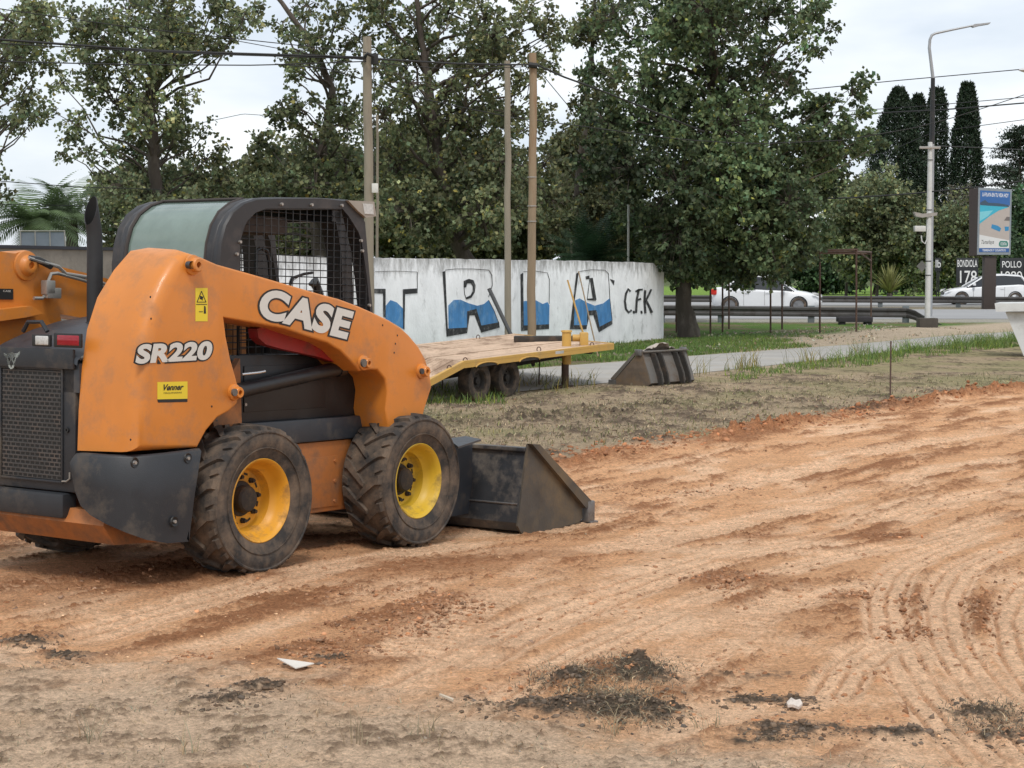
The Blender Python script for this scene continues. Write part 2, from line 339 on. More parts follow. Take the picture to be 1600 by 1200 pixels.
    om = smoothstep(.1, .45, fbm(X*1.1+4, Y*1.6, 4, 57))[:, None]*.5; gcol = gcol*(1-om)+np.array([.60, .39, .235])[None]*om
    lt = smoothstep(.0, 1.0, X+.5*gn)[:, None]*.85; gcol = gcol*(1-lt)+np.array([.76, .56, .39])[None]*lt*(1-.35*clod[:, None])+gcol*0
    gz = .03+.03*fbm(X*1.2, Y*1.2, 3, 53)+.016*gn+.017*np.abs(gf)*(.35+clod)+.007*g3
    z = z*(1-grey)+gz*grey; col = col*(1-grey[:, None])+gcol*grey[:, None]
    # ---- dark root lumps
    dark = np.zeros_like(X); rough = fbm(X*7, Y*6, 3, 61, .55)
    for (px, py, rx, ry, a, hh) in [(1000, 1062, .11, .17, 1.1, .17), (890, 1068, .09, .14, 1., .12), (985, 1118, .24, .14, 1.2, .11), (885, 1110, .15, .15, .8, .05), (1235, 1095, .14, .08, .8, .03), (1165, 1095, .08, .06, 1, .03),
                                    (1250, 1140, .22, .12, .8, .03), (1410, 1148, .16, .08, .8, .04), (1530, 1115, .16, .08, .9, .05), (1580, 1150, .14, .1, .8, .04), (1170, 1160, .2, .12, .6, .02),
                                    (410, 1085, .10, .07, 1.1, .06), (350, 1105, .16, .08, .8, .04), (110, 1030, .12, .07, .9, .05), (40, 1008, .12, .12, .8, .05), (800, 1110, .3, .1, .5, .03), (520, 1030, .12, .08, .7, .03), (1100, 1060, .5, .12, .45, .01), (60, 1130, .5, .15, .4, .02), (1240, 1050, .3, .1, .35, .01)]:
        q = blob(X, Y, px, py, rx, ry); dark += a*q*(.45+1.0*np.clip(.5+gf+.6*fine, 0, 1.4)); z += hh*.62*q*(.55+.9*np.abs(rough))
    dk = smoothstep(.28, .75, dark)[:, None]; col = col*(1-dk)+np.array([.115, .086, .062])[None]*dk; z += .012*dk[:, 0]*np.abs(gf)
    # ---- dry strip
    sn = fbm(X*1.8, Y*.9, 5, 71, .6); sf = fbm(X*9, Y*5, 4, 72, .65)
    sc = smoothstep(-.15, .4, sn+.6*sf)[:, None]; scol = np.array([.40, .305, .20])[None]*(1-sc)+np.array([.185, .135, .095])[None]*sc
    gg = smoothstep(-.1, .45, fbm(X*.5+3, Y*.5, 4, 73)+.25*smoothstep(2.5, 7, X)-.05)[:, None]*.7; scol = scol*(1-gg)+np.array([.27, .25, .12])[None]*gg
    sf2 = fbm(X*16, Y*7, 3, 76, .6); ck = smoothstep(.05, .35, sn+.5*sf); sz = (.04+.02*sn+.05*np.abs(sf)*(.4+ck)+.012*sf2)*smoothstep(32, 20, Y); dk_ = (smoothstep(.12, .42, .6*sn+.8*sf+.5*sf2)*.6)[:, None]; scol = scol*(1-dk_)+np.array([.085, .062, .045])[None]*dk_; sz = sz-.07*blob(X, Y, 770, 624, 1.5, 1.2)
    for (px, py, rx, ry) in [(880, 655, .7, .5), (960, 650, .5, .3), (740, 665, .6, .4), (1040, 640, .4, .3), (900, 640, .3, .3), (1290, 600, .6, .4)]:
        q = blob(X, Y, px, py, rx, ry); sz += .06*q*np.abs(sf)*2; qq = np.clip(q*(.6+sf), 0, 1)[:, None]; scol = scol*(1-.7*qq)+np.array([.09, .07, .05])[None]*.7*qq
    nr = smoothstep(1.5, .2, rn-Y)*smoothstep(-.3, .25, fbm(X*.8, Y*.8, 3, 75)+.15*(X > 3.5)); q = (nr*.8)[:, None]; scol = scol*(1-q)+np.where((X > 5.5)[:, None], np.array([.16, .19, .07]), np.array([.50, .40, .29]))*q
    z = z*(1-strip)+sz*strip; col = col*(1-strip[:, None])+scol*strip[:, None]
    # ---- under and beyond the road
    ro = smoothstep(-.5, .0, Y-rn); z = z*(1-ro)
    bey = smoothstep(-.1, .4, Y-rf)[:, None]; vn = fbm(X*.45, Y*.3, 5, 81); vf = fbm(X*3, Y*2, 4, 82, .6)
    green = np.array([.095, .17, .035]); brown = np.array([.19, .15, .09]); sand = np.array([.46, .37, .27])
    v1 = smoothstep(-.2, .35, vn+.3*vf-.05)[:, None]; vcol = green[None]*(1-v1)+brown[None]*v1
    sp = (smoothstep(3.6, 5.5, X)*smoothstep(6.5, 4.5, Y-rf))[:, None]; vcol = vcol*(1-sp)+sand[None]*sp
    hs = (smoothstep(54.5, 56, Y)*smoothstep(98, 90, Y))[:, None]; vcol = vcol*(1-hs)+(np.array([.33, .31, .26])[None])*hs
    md = (smoothstep(74, 75, Y)*smoothstep(80, 79, Y))[:, None]; vcol = vcol*(1-md)+np.array([.19, .155, .10])[None]*md
    fg = smoothstep(99, 103, Y)[:, None]; vcol = vcol*(1-fg)+np.array([.16, .26, .045])[None]*fg
    fg = smoothstep(170, 220, Y)[:, None]; vcol = vcol*(1-fg)+np.array([.08, .10, .04])[None]*fg
    col = col*(1-bey)+vcol*bey; by = bey[:, 0]*smoothstep(200, 60, Y)
    z = z*(1-bey[:, 0])+by*(.015+.03*np.abs(vf))
    mound = blob(X, Y, 1440, 520, 1.6, 1.2); z += .12*mound*smoothstep(0, 2, Y-rf)
    # gentle dip where the machine works
    z += -.085*smoothstep(9.2, 11.9, Y)*smoothstep(17, 13.5, Y)*smoothstep(3.4, 2.2, X)
    # rest areas under the loader's wheels and bucket
    behind = smoothstep(4.5, 3.5, Y); z = z*(1-behind)
    return z, np.clip(col*(1+.10*fine[:, None]), .01, 1)
def th_grid():
    d = R(21); a = np.linspace(-d, d, 900); o1 = np.linspace(d, R(60), 60)[1:]; o2 = np.linspace(R(60), R(180), 30)[1:]
    return np.concatenate([-o2[::-1][:-1]-0, -o1[::-1], a, o1, o2])
TH = th_grid()
rr = [.4]
while rr[-1] < 4.9: rr.append(rr[-1]*1.12)
while rr[-1] < 28: rr.append(rr[-1]*1.0026)
while rr[-1] < 75: rr.append(rr[-1]*1.007)
while rr[-1] < 2500: rr.append(rr[-1]*1.06)
rr = np.array(rr); nr, na = len(rr), len(TH)
RR, TT = np.meshgrid(rr, TH, indexing='ij'); X = (RR*np.sin(TT)).ravel(); Y = (RR*np.cos(TT)).ravel()
Z, COL = ground_z_col(X, Y)
V = np.c_[X, Y, Z]; V = np.vstack([V, [[0, 0, 0]]]); COL = np.vstack([COL, COL[:1]])
i, j = np.meshgrid(np.arange(nr-1), np.arange(na), indexing='ij'); j2 = (j+1) % na
Fq = np.stack([i*na+j, (i+1)*na+j, (i+1)*na+j2, i*na+j2], -1).reshape(-1, 4)
Fq = Fq[:, ::-1]
mSoil = bpy.data.materials.new('soil'); mSoil.use_nodes = True
def soil_nodes(m):
    n = m.node_tree; lk = n.links.new; p = n.nodes['Principled BSDF']; p.inputs['Roughness'].default_value = .95; p.inputs['Specular IOR Level'].default_value = .12
    t = n.nodes.new('ShaderNodeTexCoord'); a = n.nodes.new('ShaderNodeAttribute'); a.attribute_name = 'soil'; out = a.outputs['Color']
    def noise(sc, det=5, ro=.6, stretch=None):
        q = n.nodes.new('ShaderNodeTexNoise'); q.inputs['Scale'].default_value = sc; q.inputs['Detail'].default_value = det; q.inputs['Roughness'].default_value = ro; v = t.outputs['Object']
        if stretch: mp_ = n.nodes.new('ShaderNodeMapping'); mp_.inputs['Rotation'].default_value = (0, 0, -R(55.7)); mp_.inputs['Scale'].default_value = stretch; lk(v, mp_.inputs[0]); v = mp_.outputs[0]
        lk(v, q.inputs['Vector']); return q.outputs[0]
    def rng_(src, a0, a1, b0, b1):
        r = n.nodes.new('ShaderNodeMapRange'); r.inputs['From Min'].default_value = a0; r.inputs['From Max'].default_value = a1; r.inputs['To Min'].default_value = b0; r.inputs['To Max'].default_value = b1; lk(src, r.inputs[0]); return r.outputs[0]
    def mul(c, f): v = n.nodes.new('ShaderNodeVectorMath'); v.operation = 'SCALE'; lk(c, v.inputs[0]); lk(f, v.inputs['Scale']); return v.outputs[0]
    out = mul(out, rng_(noise(6, 6, .65, (.25, 1, 1)), .3, .7, .86, 1.14)); n1 = noise(42, 6, .75); out = mul(out, rng_(n1, .3, .7, .58, 1.40)); n2 = noise(150, 3, .6)
    out = mul(out, rng_(n2, .3, .7, .76, 1.24))
    sp = noise(75, 2, .5); pt = noise(3.5, 4, .6); mm = n.nodes.new('ShaderNodeMath'); mm.operation = 'MULTIPLY'; lk(rng_(sp, .60, .70, 0, 1), mm.inputs[0]); lk(rng_(pt, .42, .62, 0, 1), mm.inputs[1])
    out = mul(out, rng_(mm.outputs[0], 0, 1, 1, .40))
    lk(out, p.inputs['Base Color'])
    b = n.nodes.new('ShaderNodeBump'); b.inputs['Distance'].default_value = .028; ad = n.nodes.new('ShaderNodeMath'); ad.operation = 'MULTIPLY_ADD'; lk(n2, ad.inputs[0]); ad.inputs[1].default_value = .35; lk(n1, ad.inputs[2]); lk(ad.outputs[0], b.inputs['Height']); lk(b.outputs[0], p.inputs['Normal'])
soil_nodes(mSoil)
g = npmesh('ground', V, Fq, mSoil, attrs={'soil': np.c_[COL, np.ones(len(COL))]}, smooth=True); tag(g, kind='structure')
# closing fan under the camera
fan = MB(); fan.add([(rr[0]*math.sin(t), rr[0]*math.cos(t), -.002) for t in TH[::6]], [tuple(range(len(TH[::6])))[::-1]])
fo = fan.build('ground', mat('soil_plain', (.4, .3, .2), .95), recalc=False); tag(fo, kind='structure')
from mathutils.bvhtree import BVHTree
def gz(x, y):
    return float(ground_z_col(np.array([x]), np.array([y]))[0][0])
def gzs(x, y): return ground_z_col(np.asarray(x, float), np.asarray(y, float))[0]

# ---- roads
mAsph = mat('old_asphalt', (.36, .345, .32), .9, var=.14, vscale=1.2, dirt=(.36, .31, .24), dscale=.7, dlo=.5, dhi=.75, bump=.002, bscale=120, spec=.2)
mHwy = mat('highway_asphalt', (.30, .30, .30), .9, var=.08, vscale=.4, spec=.2)
xs = np.linspace(-8, 20, 80); rb = MB(); vs = []
for x in xs:
    a, b = float(ext(ROADN, np.array([x]), 1.2, 1.4)[0]), float(ext(ROADF, np.array([x]), 1.2, 1.5)[0])
    vs += [(x, a+.1*random.random(), .006), (x, a+.2, .03), (x, b-.2, .03), (x, b+.1*random.random(), .006)]
rb.add(vs, [(4*i+k, 4*i+4+k, 4*i+5+k, 4*i+1+k) for i in range(len(xs)-1) for k in range(3)])
tag(rb.build('road', mAsph), kind='structure')
for (ya, yb_, nm) in [(59, 73.5, 'road'), (81, 93, 'road')]:
    h = MB(); h.box((-120, ya, -.05), (160, yb_, .045)); h.box((-120, ya-.2, -.05), (160, ya-.003, .10)) if ya > 80 else None
    tag(h.build('highway', mHwy), kind='structure')

# ================================================================ SKID STEER LOADER
TH_, PZ = R(55.70), -.0234
hd = np.array([math.cos(TH_)*math.cos(PZ), math.sin(TH_)*math.cos(PZ), math.sin(PZ)]); lf = np.array([-math.sin(TH_), math.cos(TH_), 0.]); upm = np.cross(hd, lf)
OW = np.array([-1.3392, 9.2693, -.0100])+CP*0+np.array([0, 0, 0])
root = empty('skid_steer_loader'); root.matrix_world = Matrix(((hd[0], lf[0], upm[0], OW[0]), (hd[1], lf[1], upm[1], OW[1]), (hd[2], lf[2], upm[2], OW[2]), (0, 0, 0, 1)))
tag(root, 'orange and black skid steer loader with yellow wheel rims, parked on the bare orange soil', 'loader')
def M(px, py, **k):
    d = ray(px, py); ((ax, c),) = k.items(); n = {'x': hd, 'y': lf, 'z': upm}[ax]
    q = CP-OW; t = (c-q@n)/(d@n); P = q+t*d; return Vector((P@hd, P@lf, P@upm))
CY = .865                                     # centre line of the machine
def mir(v): return Vector((v[0], 2*CY-v[1], v[2]))
# --- wheels
def tyre_mb():
    m = MB(); W = .31
    half = [(.222, .045), (.226, .028), (.25, .016), (.262, .012), (.29, .002), (.325, -.006), (.352, -.004), (.366, .0), (.372, -.006), (.380, -.004), (.384, .006), (.386, .03), (.389, .07), (.392, .11), (.393, .155)]
    prof = half+[(r, W-a) for r, a in half[::-1][1:]]
    m.lathe(prof, 72)
    # lettering-like raised ring on the sidewall
    m.lathe([(.285, .0015), (.286, -.004), (.290, -.004), (.291, .001)], 72)
    NL = 15
    for side in (0, 1):
        for k in range(NL):
            a0 = 2*math.pi*(k+.5*side)/NL; n = 9; vs = []
            for i in range(n):
                t = i/(n-1); y = -.002+t*.185; yy = y if side == 0 else W-y
                off = .0 if t < .22 else .30*((t-.22)/.78)**1.1
                wd = (.085 if t < .3 else .085-.028*min(1, (t-.3)/.5))*(1.0)
                if i == n-1: wd *= .6
                rb_ = .384 if t > .12 else .366; rt = (.413-.010*(abs(y-.155)/.155)**2) if t > .10 else (.399 if t > 0 else .372)
                for (da, r_) in ((-wd, rb_-.01), (-wd*.78, rt), (wd*.78, rt), (wd, rb_-.01)):
                    a = a0+off+da; vs.append((r_*math.cos(a), yy, r_*math.sin(a)))
            fs = [(i*4+q, i*4+q+1, i*4+5+q, i*4+4+q) for i in range(n-1) for q in range(3)]+[(0, 1, 2, 3), (n*4-1, n*4-2, n*4-3, n*4-4)]
            m.add(vs, fs)
            # shoulder block between lugs
            a1 = a0+math.pi/NL*1.02; vs = []
            for (y, r_) in ((.0, .374), (.012, .398), (.055, .405), (.062, .385)):
                yy = y if side == 0 else W-y
                for da in (-.045, .045): vs.append((r_*math.cos(a1+da+y*1.2), yy, r_*math.sin(a1+da+y*1.2)))
            m.add(vs+[(.37*math.cos(a1+d), (.004 if side == 0 else W-.004), .37*math.sin(a1+d)) for d in (-.045, .045)], [(0, 1, 3, 2), (2, 3, 5, 4), (4, 5, 7, 6), (0, 2, 4, 6), (1, 3, 5, 7)])
    return m
def rim_mb():
    m = MB(); m.lathe([(.214, .30), (.230, .295), (.214, .26), (.196, .20), (.190, .15), (.193, .12), (.205, .095), (.212, .06), (.217, .045), (.229, .034), (.231, .026), (.226, .022), (.218, .028), (.206, .05), (.200, .085), (.186, .11), (.172, .125), (.168, .165), (.160, .178), (.13, .182), (.07, .182)], 64)
    return m
def hub_mb():
    m = MB(); m.lathe([(.098, .181), (.094, .172), (.075, .170), (.072, .128), (.062, .116), (.03, .112), (.0, .112)], 32)
    for k in range(8):
        a = 2*math.pi*k/8+.2; c = (.122*math.cos(a), 0, .122*math.sin(a)); m.lathe([(.017, .181), (.016, .165), (.012, .163), (.011, .150), (.0, .150)], 6, O=c)
    for k in range(8):
        a = 2*math.pi*(k+.5)/8+.2; p = Vector((.138*math.cos(a), .179, .138*math.sin(a))); t = Vector((-math.sin(a), 0, math.cos(a))); rr_ = Vector((math.cos(a), 0, math.sin(a)))
        m.prism([p-t*.016-rr_*.006, p+t*.016-rr_*.006, p+t*.014+rr_*.006, p-t*.014+rr_*.006], (0, .0015, 0))
    return m
tyre0, rim0, hub0 = tyre_mb(), rim_mb(), hub_mb()
def wheel(x, far, rm, rot, first=[None]):
    h = hub0.build('wheel', mHub, root, smooth=35); h.location = (x, 0, .405)
    tt_ = tyre0.build('tyre', mTyre, h, smooth=28); ri = rim0.build('rim', rm, h, smooth=30)
    h.rotation_euler = (0, rot, 0)
    if far: h.location = (x, 2*CY, .405); h.rotation_euler = (0, rot, math.pi)
    return h
wheel(.0, 0, mRimO, .1); wheel(1.40, 0, mRimY, .3); wheel(.0, 1, mRimO, .5); wheel(1.40, 1, mRimY, .2)
# --- lift arm with its rear tower: loft from the side face round the rear edge
arm_px = [ # outer face px (plane y=.10), inner px (plane y=.50) for the rear chain
    ((212, 707), (121, 704)), ((213, 640), (123, 640)), ((216, 580), (128, 575)), ((224, 525), (136, 515)), ((238, 475), (152, 465)), ((256, 435), (178, 422)), ((272, 405), (204, 392)), ((288, 391), (232, 387)),
    ((300, 397), None), ((315, 402), None), ((340, 413), None), ((390, 427), None), ((435, 440), None), ((500, 459), None), ((530, 467), None), ((560, 478), None), ((585, 489), None), ((610, 501), None), ((627, 512), None), ((640, 524), None), ((655, 542), None), ((665, 560), None), ((672, 582), None), ((675, 605), None), ((664, 640), None), ((652, 690), None),
    ((612, 690), None), ((603, 640), None), ((606, 612), None), ((602, 592), None), ((590, 578), None), ((576, 578), None), ((562, 580), None), ((550, 566), None), ((532, 548), None), ((512, 536), None), ((480, 526), None), ((445, 514), None), ((402, 506), None), ((350, 496), None),
    ((354, 525), None), ((361, 560), None), ((370, 592), None), ((375, 612), None), ((371, 631), None), ((358, 643), None), ((340, 653), None), ((323, 673), None), ((309, 699), None)]
def arm_mb(far):
    Po = [M(*a, y=.10) for a, b in arm_px]; n = len(Po)
    cen = lambda i: Po[i]
    def nrm(i):                                # inward normal in xz
        a, b, c = Po[i-1], Po[i], Po[(i+1) % n]; t1 = (b-a); t2 = (c-b); t1.y = t2.y = 0
        t1.normalize(); t2.normalize(); t = (t1+t2)
        if t.length < 1e-4: t = t1
        t.normalize(); return Vector((t.z, 0, -t.x))
    rings = [[] for _ in range(8)]
    for i, (a, b) in enumerate(arm_px):
        P = Po[i]; N = nrm(i)
        if b:
            Q = M(*b, y=.50)
            if far: Q = P.lerp(Q, .58)+Vector((-.02, 0, 0))
            e = (Q-P); s = P+N*.085; r1 = P+e*.24
            pts = [s]
            for k in range(1, 6):
                t = k/5; pts.append((1-t)**2*s+2*t*(1-t)*P+t*t*r1)
            pts.append(P+e*.6); pts.append(Q)
        else:
            pts = [P+N*.014]
            for k in range(1, 6):
                t = k/5; r = .014; pts.append(P+N*r*(1-math.sin(t*math.pi/2))+Vector((0, r*(1-math.cos(t*math.pi/2)), 0)))
            pts.append(Vector((P.x, .22, P.z))); pts.append(Vector((P.x, .35, P.z)))
        for k in range(8): rings[k].append(pts[k])
    m = MB(); vs = [p for r_ in rings for p in r_]
    fs = [tuple(range(n))]+[(k*n+i, k*n+(i+1) % n, (k+1)*n+(i+1) % n, (k+1)*n+i) for k in range(7) for i in range(n)]+[tuple(7*n+i for i in range(n))]
    if far: vs = [mir(v) for v in vs]
    m.add(vs, fs); return m
def boss_mb(m, px, py, r, d=.045, hole=.45, far=False, y=.10):
    c = M(px, py, y=y); prof = [(r*1.5, .0), (r*1.45, -.012), (r*1.05, -.018), (r, -d), (r*.86, -d-.006), (r*hole, -d-.006), (r*hole, -d+.03), (0, -d+.03)]
    O = (c.x, y, c.z)
    if far: prof = [(a, b) for a, b in prof]; s = MB().lathe(prof, 28, O=O); m.add([mir(v) for v in s.v], s.f)
    else: m.lathe(prof, 28, O=O)
for far in (0, 1):
    arm = arm_mb(far).build('lift_arm', mOrange, root, smooth=38)
    b = MB()
    for (px, py, r) in ((300, 414, .036), (365, 613, .03), (567, 567, .03), (658, 580, .032)): boss_mb(b, px, py, r, far=far)
    pieces(b, 'pivot_boss', mOrange, arm, smooth=35)
    pn = MB()
    for (px, py, r) in ((300, 414, .02), (365, 613, .02), (567, 567, .024), (658, 580, .018)):
        c = M(px, py, y=.06); s = MB().lathe([(r, -.0), (r, -.012 if px > 360 else .03), (0, -.012 if px > 360 else .03)], 20, O=(c.x, .06, c.z)); pn.add([mir(v) for v in s.v] if far else s.v, s.f)
    pieces(pn, 'pivot_pin', mBucket, arm)
    if not far:
        hl = MB()
        for (px, py) in ((235, 464), (236, 498), (204, 687), (331, 635), (598, 508), (621, 524), (618, 537), (616, 551), (339, 657)):
            c = M(px, py, y=.0985); hl.lathe([(.006, .0), (.004, -.001), (0, -.001)], 10, O=(c.x, .0985, c.z))
        pieces(hl, 'screw_hole', mBlackVinyl, arm)
# inner face of the far arm: boss, decal plate and hydraulic lines
def far_boss():
    b = MB(); c = M(40, 415, y=1.38); b.lathe([(.085, .0), (.082, -.012), (.06, -.018), (.045, -.045), (.036, -.05), (.02, -.05), (.02, -.03), (0, -.03)], 28, O=(c.x, 1.378, c.z)); return b
far_boss().build('inner_boss', mOrange, root, smooth=35)
ip = MB(); ip.prism([M(*q, y=1.379) for q in ((-70, 396), (0, 393), (30, 397), (46, 403), (53, 420), (53, 474), (66, 488), (52, 492), (0, 498), (-70, 506))], (0, .05, 0)); ip.build('inner_tower_plate', mOrange, root, smooth=0)
ip = MB(); ip.prism([M(*q, y=1.30) for q in ((-70, 500), (0, 484), (50, 478), (68, 490), (40, 496), (-70, 512))], (0, .08, 0)); ip.build('tower_foot', mOrange, root, smooth=0)
dp = MB(); a = M(0, 451, y=1.376); b_ = M(20, 468, y=1.376); dp.box((a.x-.12, 1.372, b_.z), (b_.x, 1.376, a.z)); dp.build('data_plate', mBlackVinyl, root)
hy = MB()
P = lambda px, py, y=1.33: M(px, py, y=y)
hy.tube([P(45, 403), P(75, 412), P(92, 417), P(103, 428), P(140, 434), P(168, 446)], .011, 8)
hy.tube([P(53, 466), P(66, 466), P(72, 460), P(76, 438), P(80, 428), P(90, 427), P(130, 438), P(168, 450)], .010, 8)
pieces(hy, 'hydraulic_line', mPipe, root)
hy = MB(); c = P(80, 458); hy.bbox((c.x-.05, c.y-.03, c.z-.03), (c.x+.05, c.y+.02, c.z+.03), .006); c = P(75, 452); hy.bbox((c.x-.035, c.y-.03, c.z-.03), (c.x+.03, c.y+.02, c.z+.05), .006)
pieces(hy, 'line_clamp', mPipe, root)
hy = MB(); hy.tube([P(46, 404, 1.34), P(60, 406, 1.34), P(80, 416, 1.34)], .02, 8); hy.build('hydraulic_hose', mHose, root)
# --- chassis
c = MB(); c.bbox((-.55, .42, .22), (1.75, 2*CY-.42, .62), .02); c.bbox((.27, .33, .24), (1.13, .45, .66), .01); c.bbox((.27, 2*CY-.45, .24), (1.13, 2*CY-.33, .66), .01)
c.build('chassis', mOrangeD, root)
cp = MB(); cp.bbox((.42, .322, .27), (1.0, .3295, .57), .003)
for (x, z) in ((.46, .30), (.46, .54), (.96, .30), (.96, .54), (.96, .42)): cp.lathe([(.012, .0), (.010, -.008), (0, -.008)], 6, O=(x, .322, z))
cp.build('chain_case_cover', mOrangeD, root)
u = MB(); u.bbox((-.3, .36, .60), (1.62, 2*CY-.36, .99), .02); u.build('inner_body', mBlack, root)
fn = MB(); fn.bbox((.16, .31, .665), (1.52, .40, .80), .012); fn.bbox((.16, 2*CY-.40, .665), (1.52, 2*CY-.31, .80), .012)
pieces(fn, 'fender_rail', mSlate, root)
sp = MB(); sp.bbox((.02, .352, .80), (1.36, .372, 1.18), .006); sp.bbox((.2, .345, .86), (.9, .351, 1.12), .003)
sp.build('side_panel', mBlack, root)
op = MB(); op.prism([M(*q, y=.30) for q in ((340, 700), (330, 640), (375, 560), (378, 668))], (0, .04, 0)); op.build('rear_post', mOrangeD, root)
sc_ = MB()
for (px, py) in ((382, 632), (345, 657), (540, 700)): q = M(px, py, y=.35); sc_.lathe([(.010, 0), (.009, -.008), (0, -.008)], 8, O=(q.x, .345, q.z))
pieces(sc_, 'bolt', mPipe, root)
# --- lift cylinder and red support strut
for far in (0, 1):
    f_ = mir if far else (lambda v: v)
    a, b = M(367, 612, y=.27), M(567, 567, y=.27); d = b-a
    lc = MB().tube([f_(a), f_(a+d*.80)], .042, 20); lc.tube([f_(a+d*.78), f_(a+d*.83)], .048, 20); lc = lc.build('lift_cylinder', mBlack, root)
    MB().tube([f_(a+d*.83), f_(b)], .024, 14).build('cylinder_rod', mChrome, lc)
pp = MB(); pp.tube([M(378, 585, y=.22), M(405, 582, y=.22), M(414, 580, y=.22)], .007, 8); pp.build('grease_pipe', mChrome, root)
st = MB(); st.prism([M(*q, y=.24) for q in ((402, 514), (412, 510), (440, 512), (520, 532), (548, 558), (556, 578), (500, 558), (440, 545), (415, 538), (404, 528))], (0, .07, 0)); st.build('arm_support_strut', mRed, root)
# --- cab
def cab_side(y0, y1, nm):
    out = [(341, 440), (341, 412), (344, 380), (351, 352), (363, 331), (380, 317), (400, 310), (430, 308), (500, 309), (546, 312), (560, 322), (571, 345), (578, 420), (585, 492), (588, 540), (598, 600)]
    inn = [(375, 440), (375, 412), (376, 375), (380, 357), (388, 343), (400, 332), (415, 326), (440, 325), (500, 325), (535, 326), (545, 338), (560, 362), (565, 376), (573, 430), (579, 492), (582, 540), (590, 600)]
    o = [M(*q, y=.44) for q in out]; i = [M(*q, y=.44) for q in inn[:len(out)-0]]
    inn = inn[:9]+inn[9:]; i = [M(*q, y=.44) for q in inn]; i = i[:len(o)] if len(i) == len(o) else [i[round(k*(len(i)-1)/(len(o)-1))] for k in range(len(o))]
    m = MB(); n = len(o); vs = []
    for k in range(n):
        oo, ii = o[k], i[k]; e = (ii-oo).normalized()
        for (p, yy) in ((oo+e*.012, y0), (oo, y0+.012), (oo, (y0+y1)/2-.008), (oo+e*.006, (y0+y1)/2), (oo, (y0+y1)/2+.008), (oo, y1), (ii, y1), (ii, y0)): vs.append((p.x, yy, p.z))
    m.add(vs, [(k*8+q, k*8+(q+1) % 8, k*8+8+(q+1) % 8, k*8+8+q) for k in range(n-1) for q in range(8)]+[tuple(range(8)), tuple((n-1)*8+q for q in range(8))])
    return m, o, i
m1, co, ci = cab_side(.44, .54, ''); m1.build('cab_frame', mFrame, root, smooth=35)
m2, _, _ = cab_side(2*CY-.54, 2*CY-.44, ''); m2.build('cab_frame', mFrame, root, smooth=35)
y0c, y1c = .54, 2*CY-.54
rg = MB(); vs = []
for k in range(1, 7):
    for yy in (y0c-.01, y1c+.01): vs.append((co[k].x+.012, yy, co[k].z-.006))
rg.add(vs, [(2*k, 2*k+1, 2*k+3, 2*k+2) for k in range(5)]); lowp = M(341, 440, y=.44)
rg.add([(lowp.x+.01, y0c-.01, lowp.z), (lowp.x+.01, y1c+.01, lowp.z), (co[1].x+.012, y1c+.01, co[1].z-.006), (co[1].x+.012, y0c-.01, co[1].z-.006)], [(0, 1, 2, 3)])
rg.build('rear_window', mGlassCab, root, smooth=60)
rs = MB()
for yy, sg in ((y0c, 1), (y1c, -1)):
    rs.tube([(co[k].x+.004, yy+sg*.008, co[k].z+.0) for k in range(1, 7)], .010, 6)
rs.tube([(co[6].x, y0c, co[6].z), (co[6].x, y1c, co[6].z)], .010, 6); rs.build('window_seal', mat('seal', (.045, .035, .03), .7), root)
rf = MB(); rf.prism([(co[6].x, y0c-.02, co[6].z-.004), (co[7].x, y0c-.02, co[7].z-.004), (co[9].x, y0c-.02, co[9].z-.006), (co[9].x, y0c-.02, co[9].z-.03), (co[7].x, y0c-.02, co[7].z-.03), (co[6].x, y0c-.02, co[6].z-.03)], (0, y1c-y0c+.04, 0))
rf.build('cab_roof', mBlack, root)
# rear wall of cab under the window, floor
bw = MB(); bw.box((.06, .46, .95), (.09, 2*CY-.46, lowp.z+.0)); bw.build('cab_rear_wall', mBlack, root)
# front frame
ff = MB(); q = co[-4]
for yy in (.46, 2*CY-.58): ff.prism([(1.10, yy, 2.03), (1.17, yy, 2.03), (1.27, yy, 1.78), (1.32, yy, 1.0), (1.22, yy, 1.0), (1.17, yy, 1.78)], (0, .12, 0))
ff.box((1.08, .46, 1.97), (1.16, 2*CY-.46, 2.05)); ff.box((1.24, .46, 1.0), (1.30, 2*CY-.46, 1.22))
ff.build('front_frame', mBlack, root)
# wire screens
def clip_lines(poly, vert, c):
    xs_ = []
    n = len(poly)
    for i in range(n):
        a, b = poly[i], poly[(i+1) % n]
        if (a[vert] > c) != (b[vert] > c): t = (c-a[vert])/(b[vert]-a[vert]); xs_.append(a[1-vert]+t*(b[1-vert]-a[1-vert]))
    xs_.sort(); return list(zip(xs_[::2], xs_[1::2]))
opening = [(p.x, p.z) for p in [M(*q, y=.44) for q in ((374, 560), (374, 412), (376, 375), (385, 347), (400, 331), (415, 326), (537, 326), (562, 364), (566, 376), (582, 490), (590, 585))]]
def screen(y):
    m = MB(); xm = np.array(opening)
    for x in np.arange(xm[:, 0].min()+.03, xm[:, 0].max(), .062):
        for a, b in clip_lines(opening, 0, x): m.tube([(x, y, a), (x, y, b)], .0032, 4, cap=False)
    for z in np.arange(xm[:, 1].min()+.02, xm[:, 1].max(), .041):
        for a, b in clip_lines(opening, 1, z): m.tube([(a, y+.004, z), (b, y+.004, z)], .0032, 4, cap=False)
    m.tube([(p[0], y, p[1]) for p in opening+opening[:1]], .008, 5, cap=False); return m
screen(.452).build('wire_screen', mBlack, root, smooth=0); screen(2*CY-.452).build('wire_screen', mBlack, root, smooth=0)
sb = MB()
for (px, py) in ((441, 319), (488, 320), (535, 321), (376, 378), (371, 397), (565, 376), (578, 477), (567, 392)): q = M(px, py, y=.43); sb.lathe([(.010, .01), (.009, -.006), (0, -.006)], 8, O=(q.x, .432, q.z))
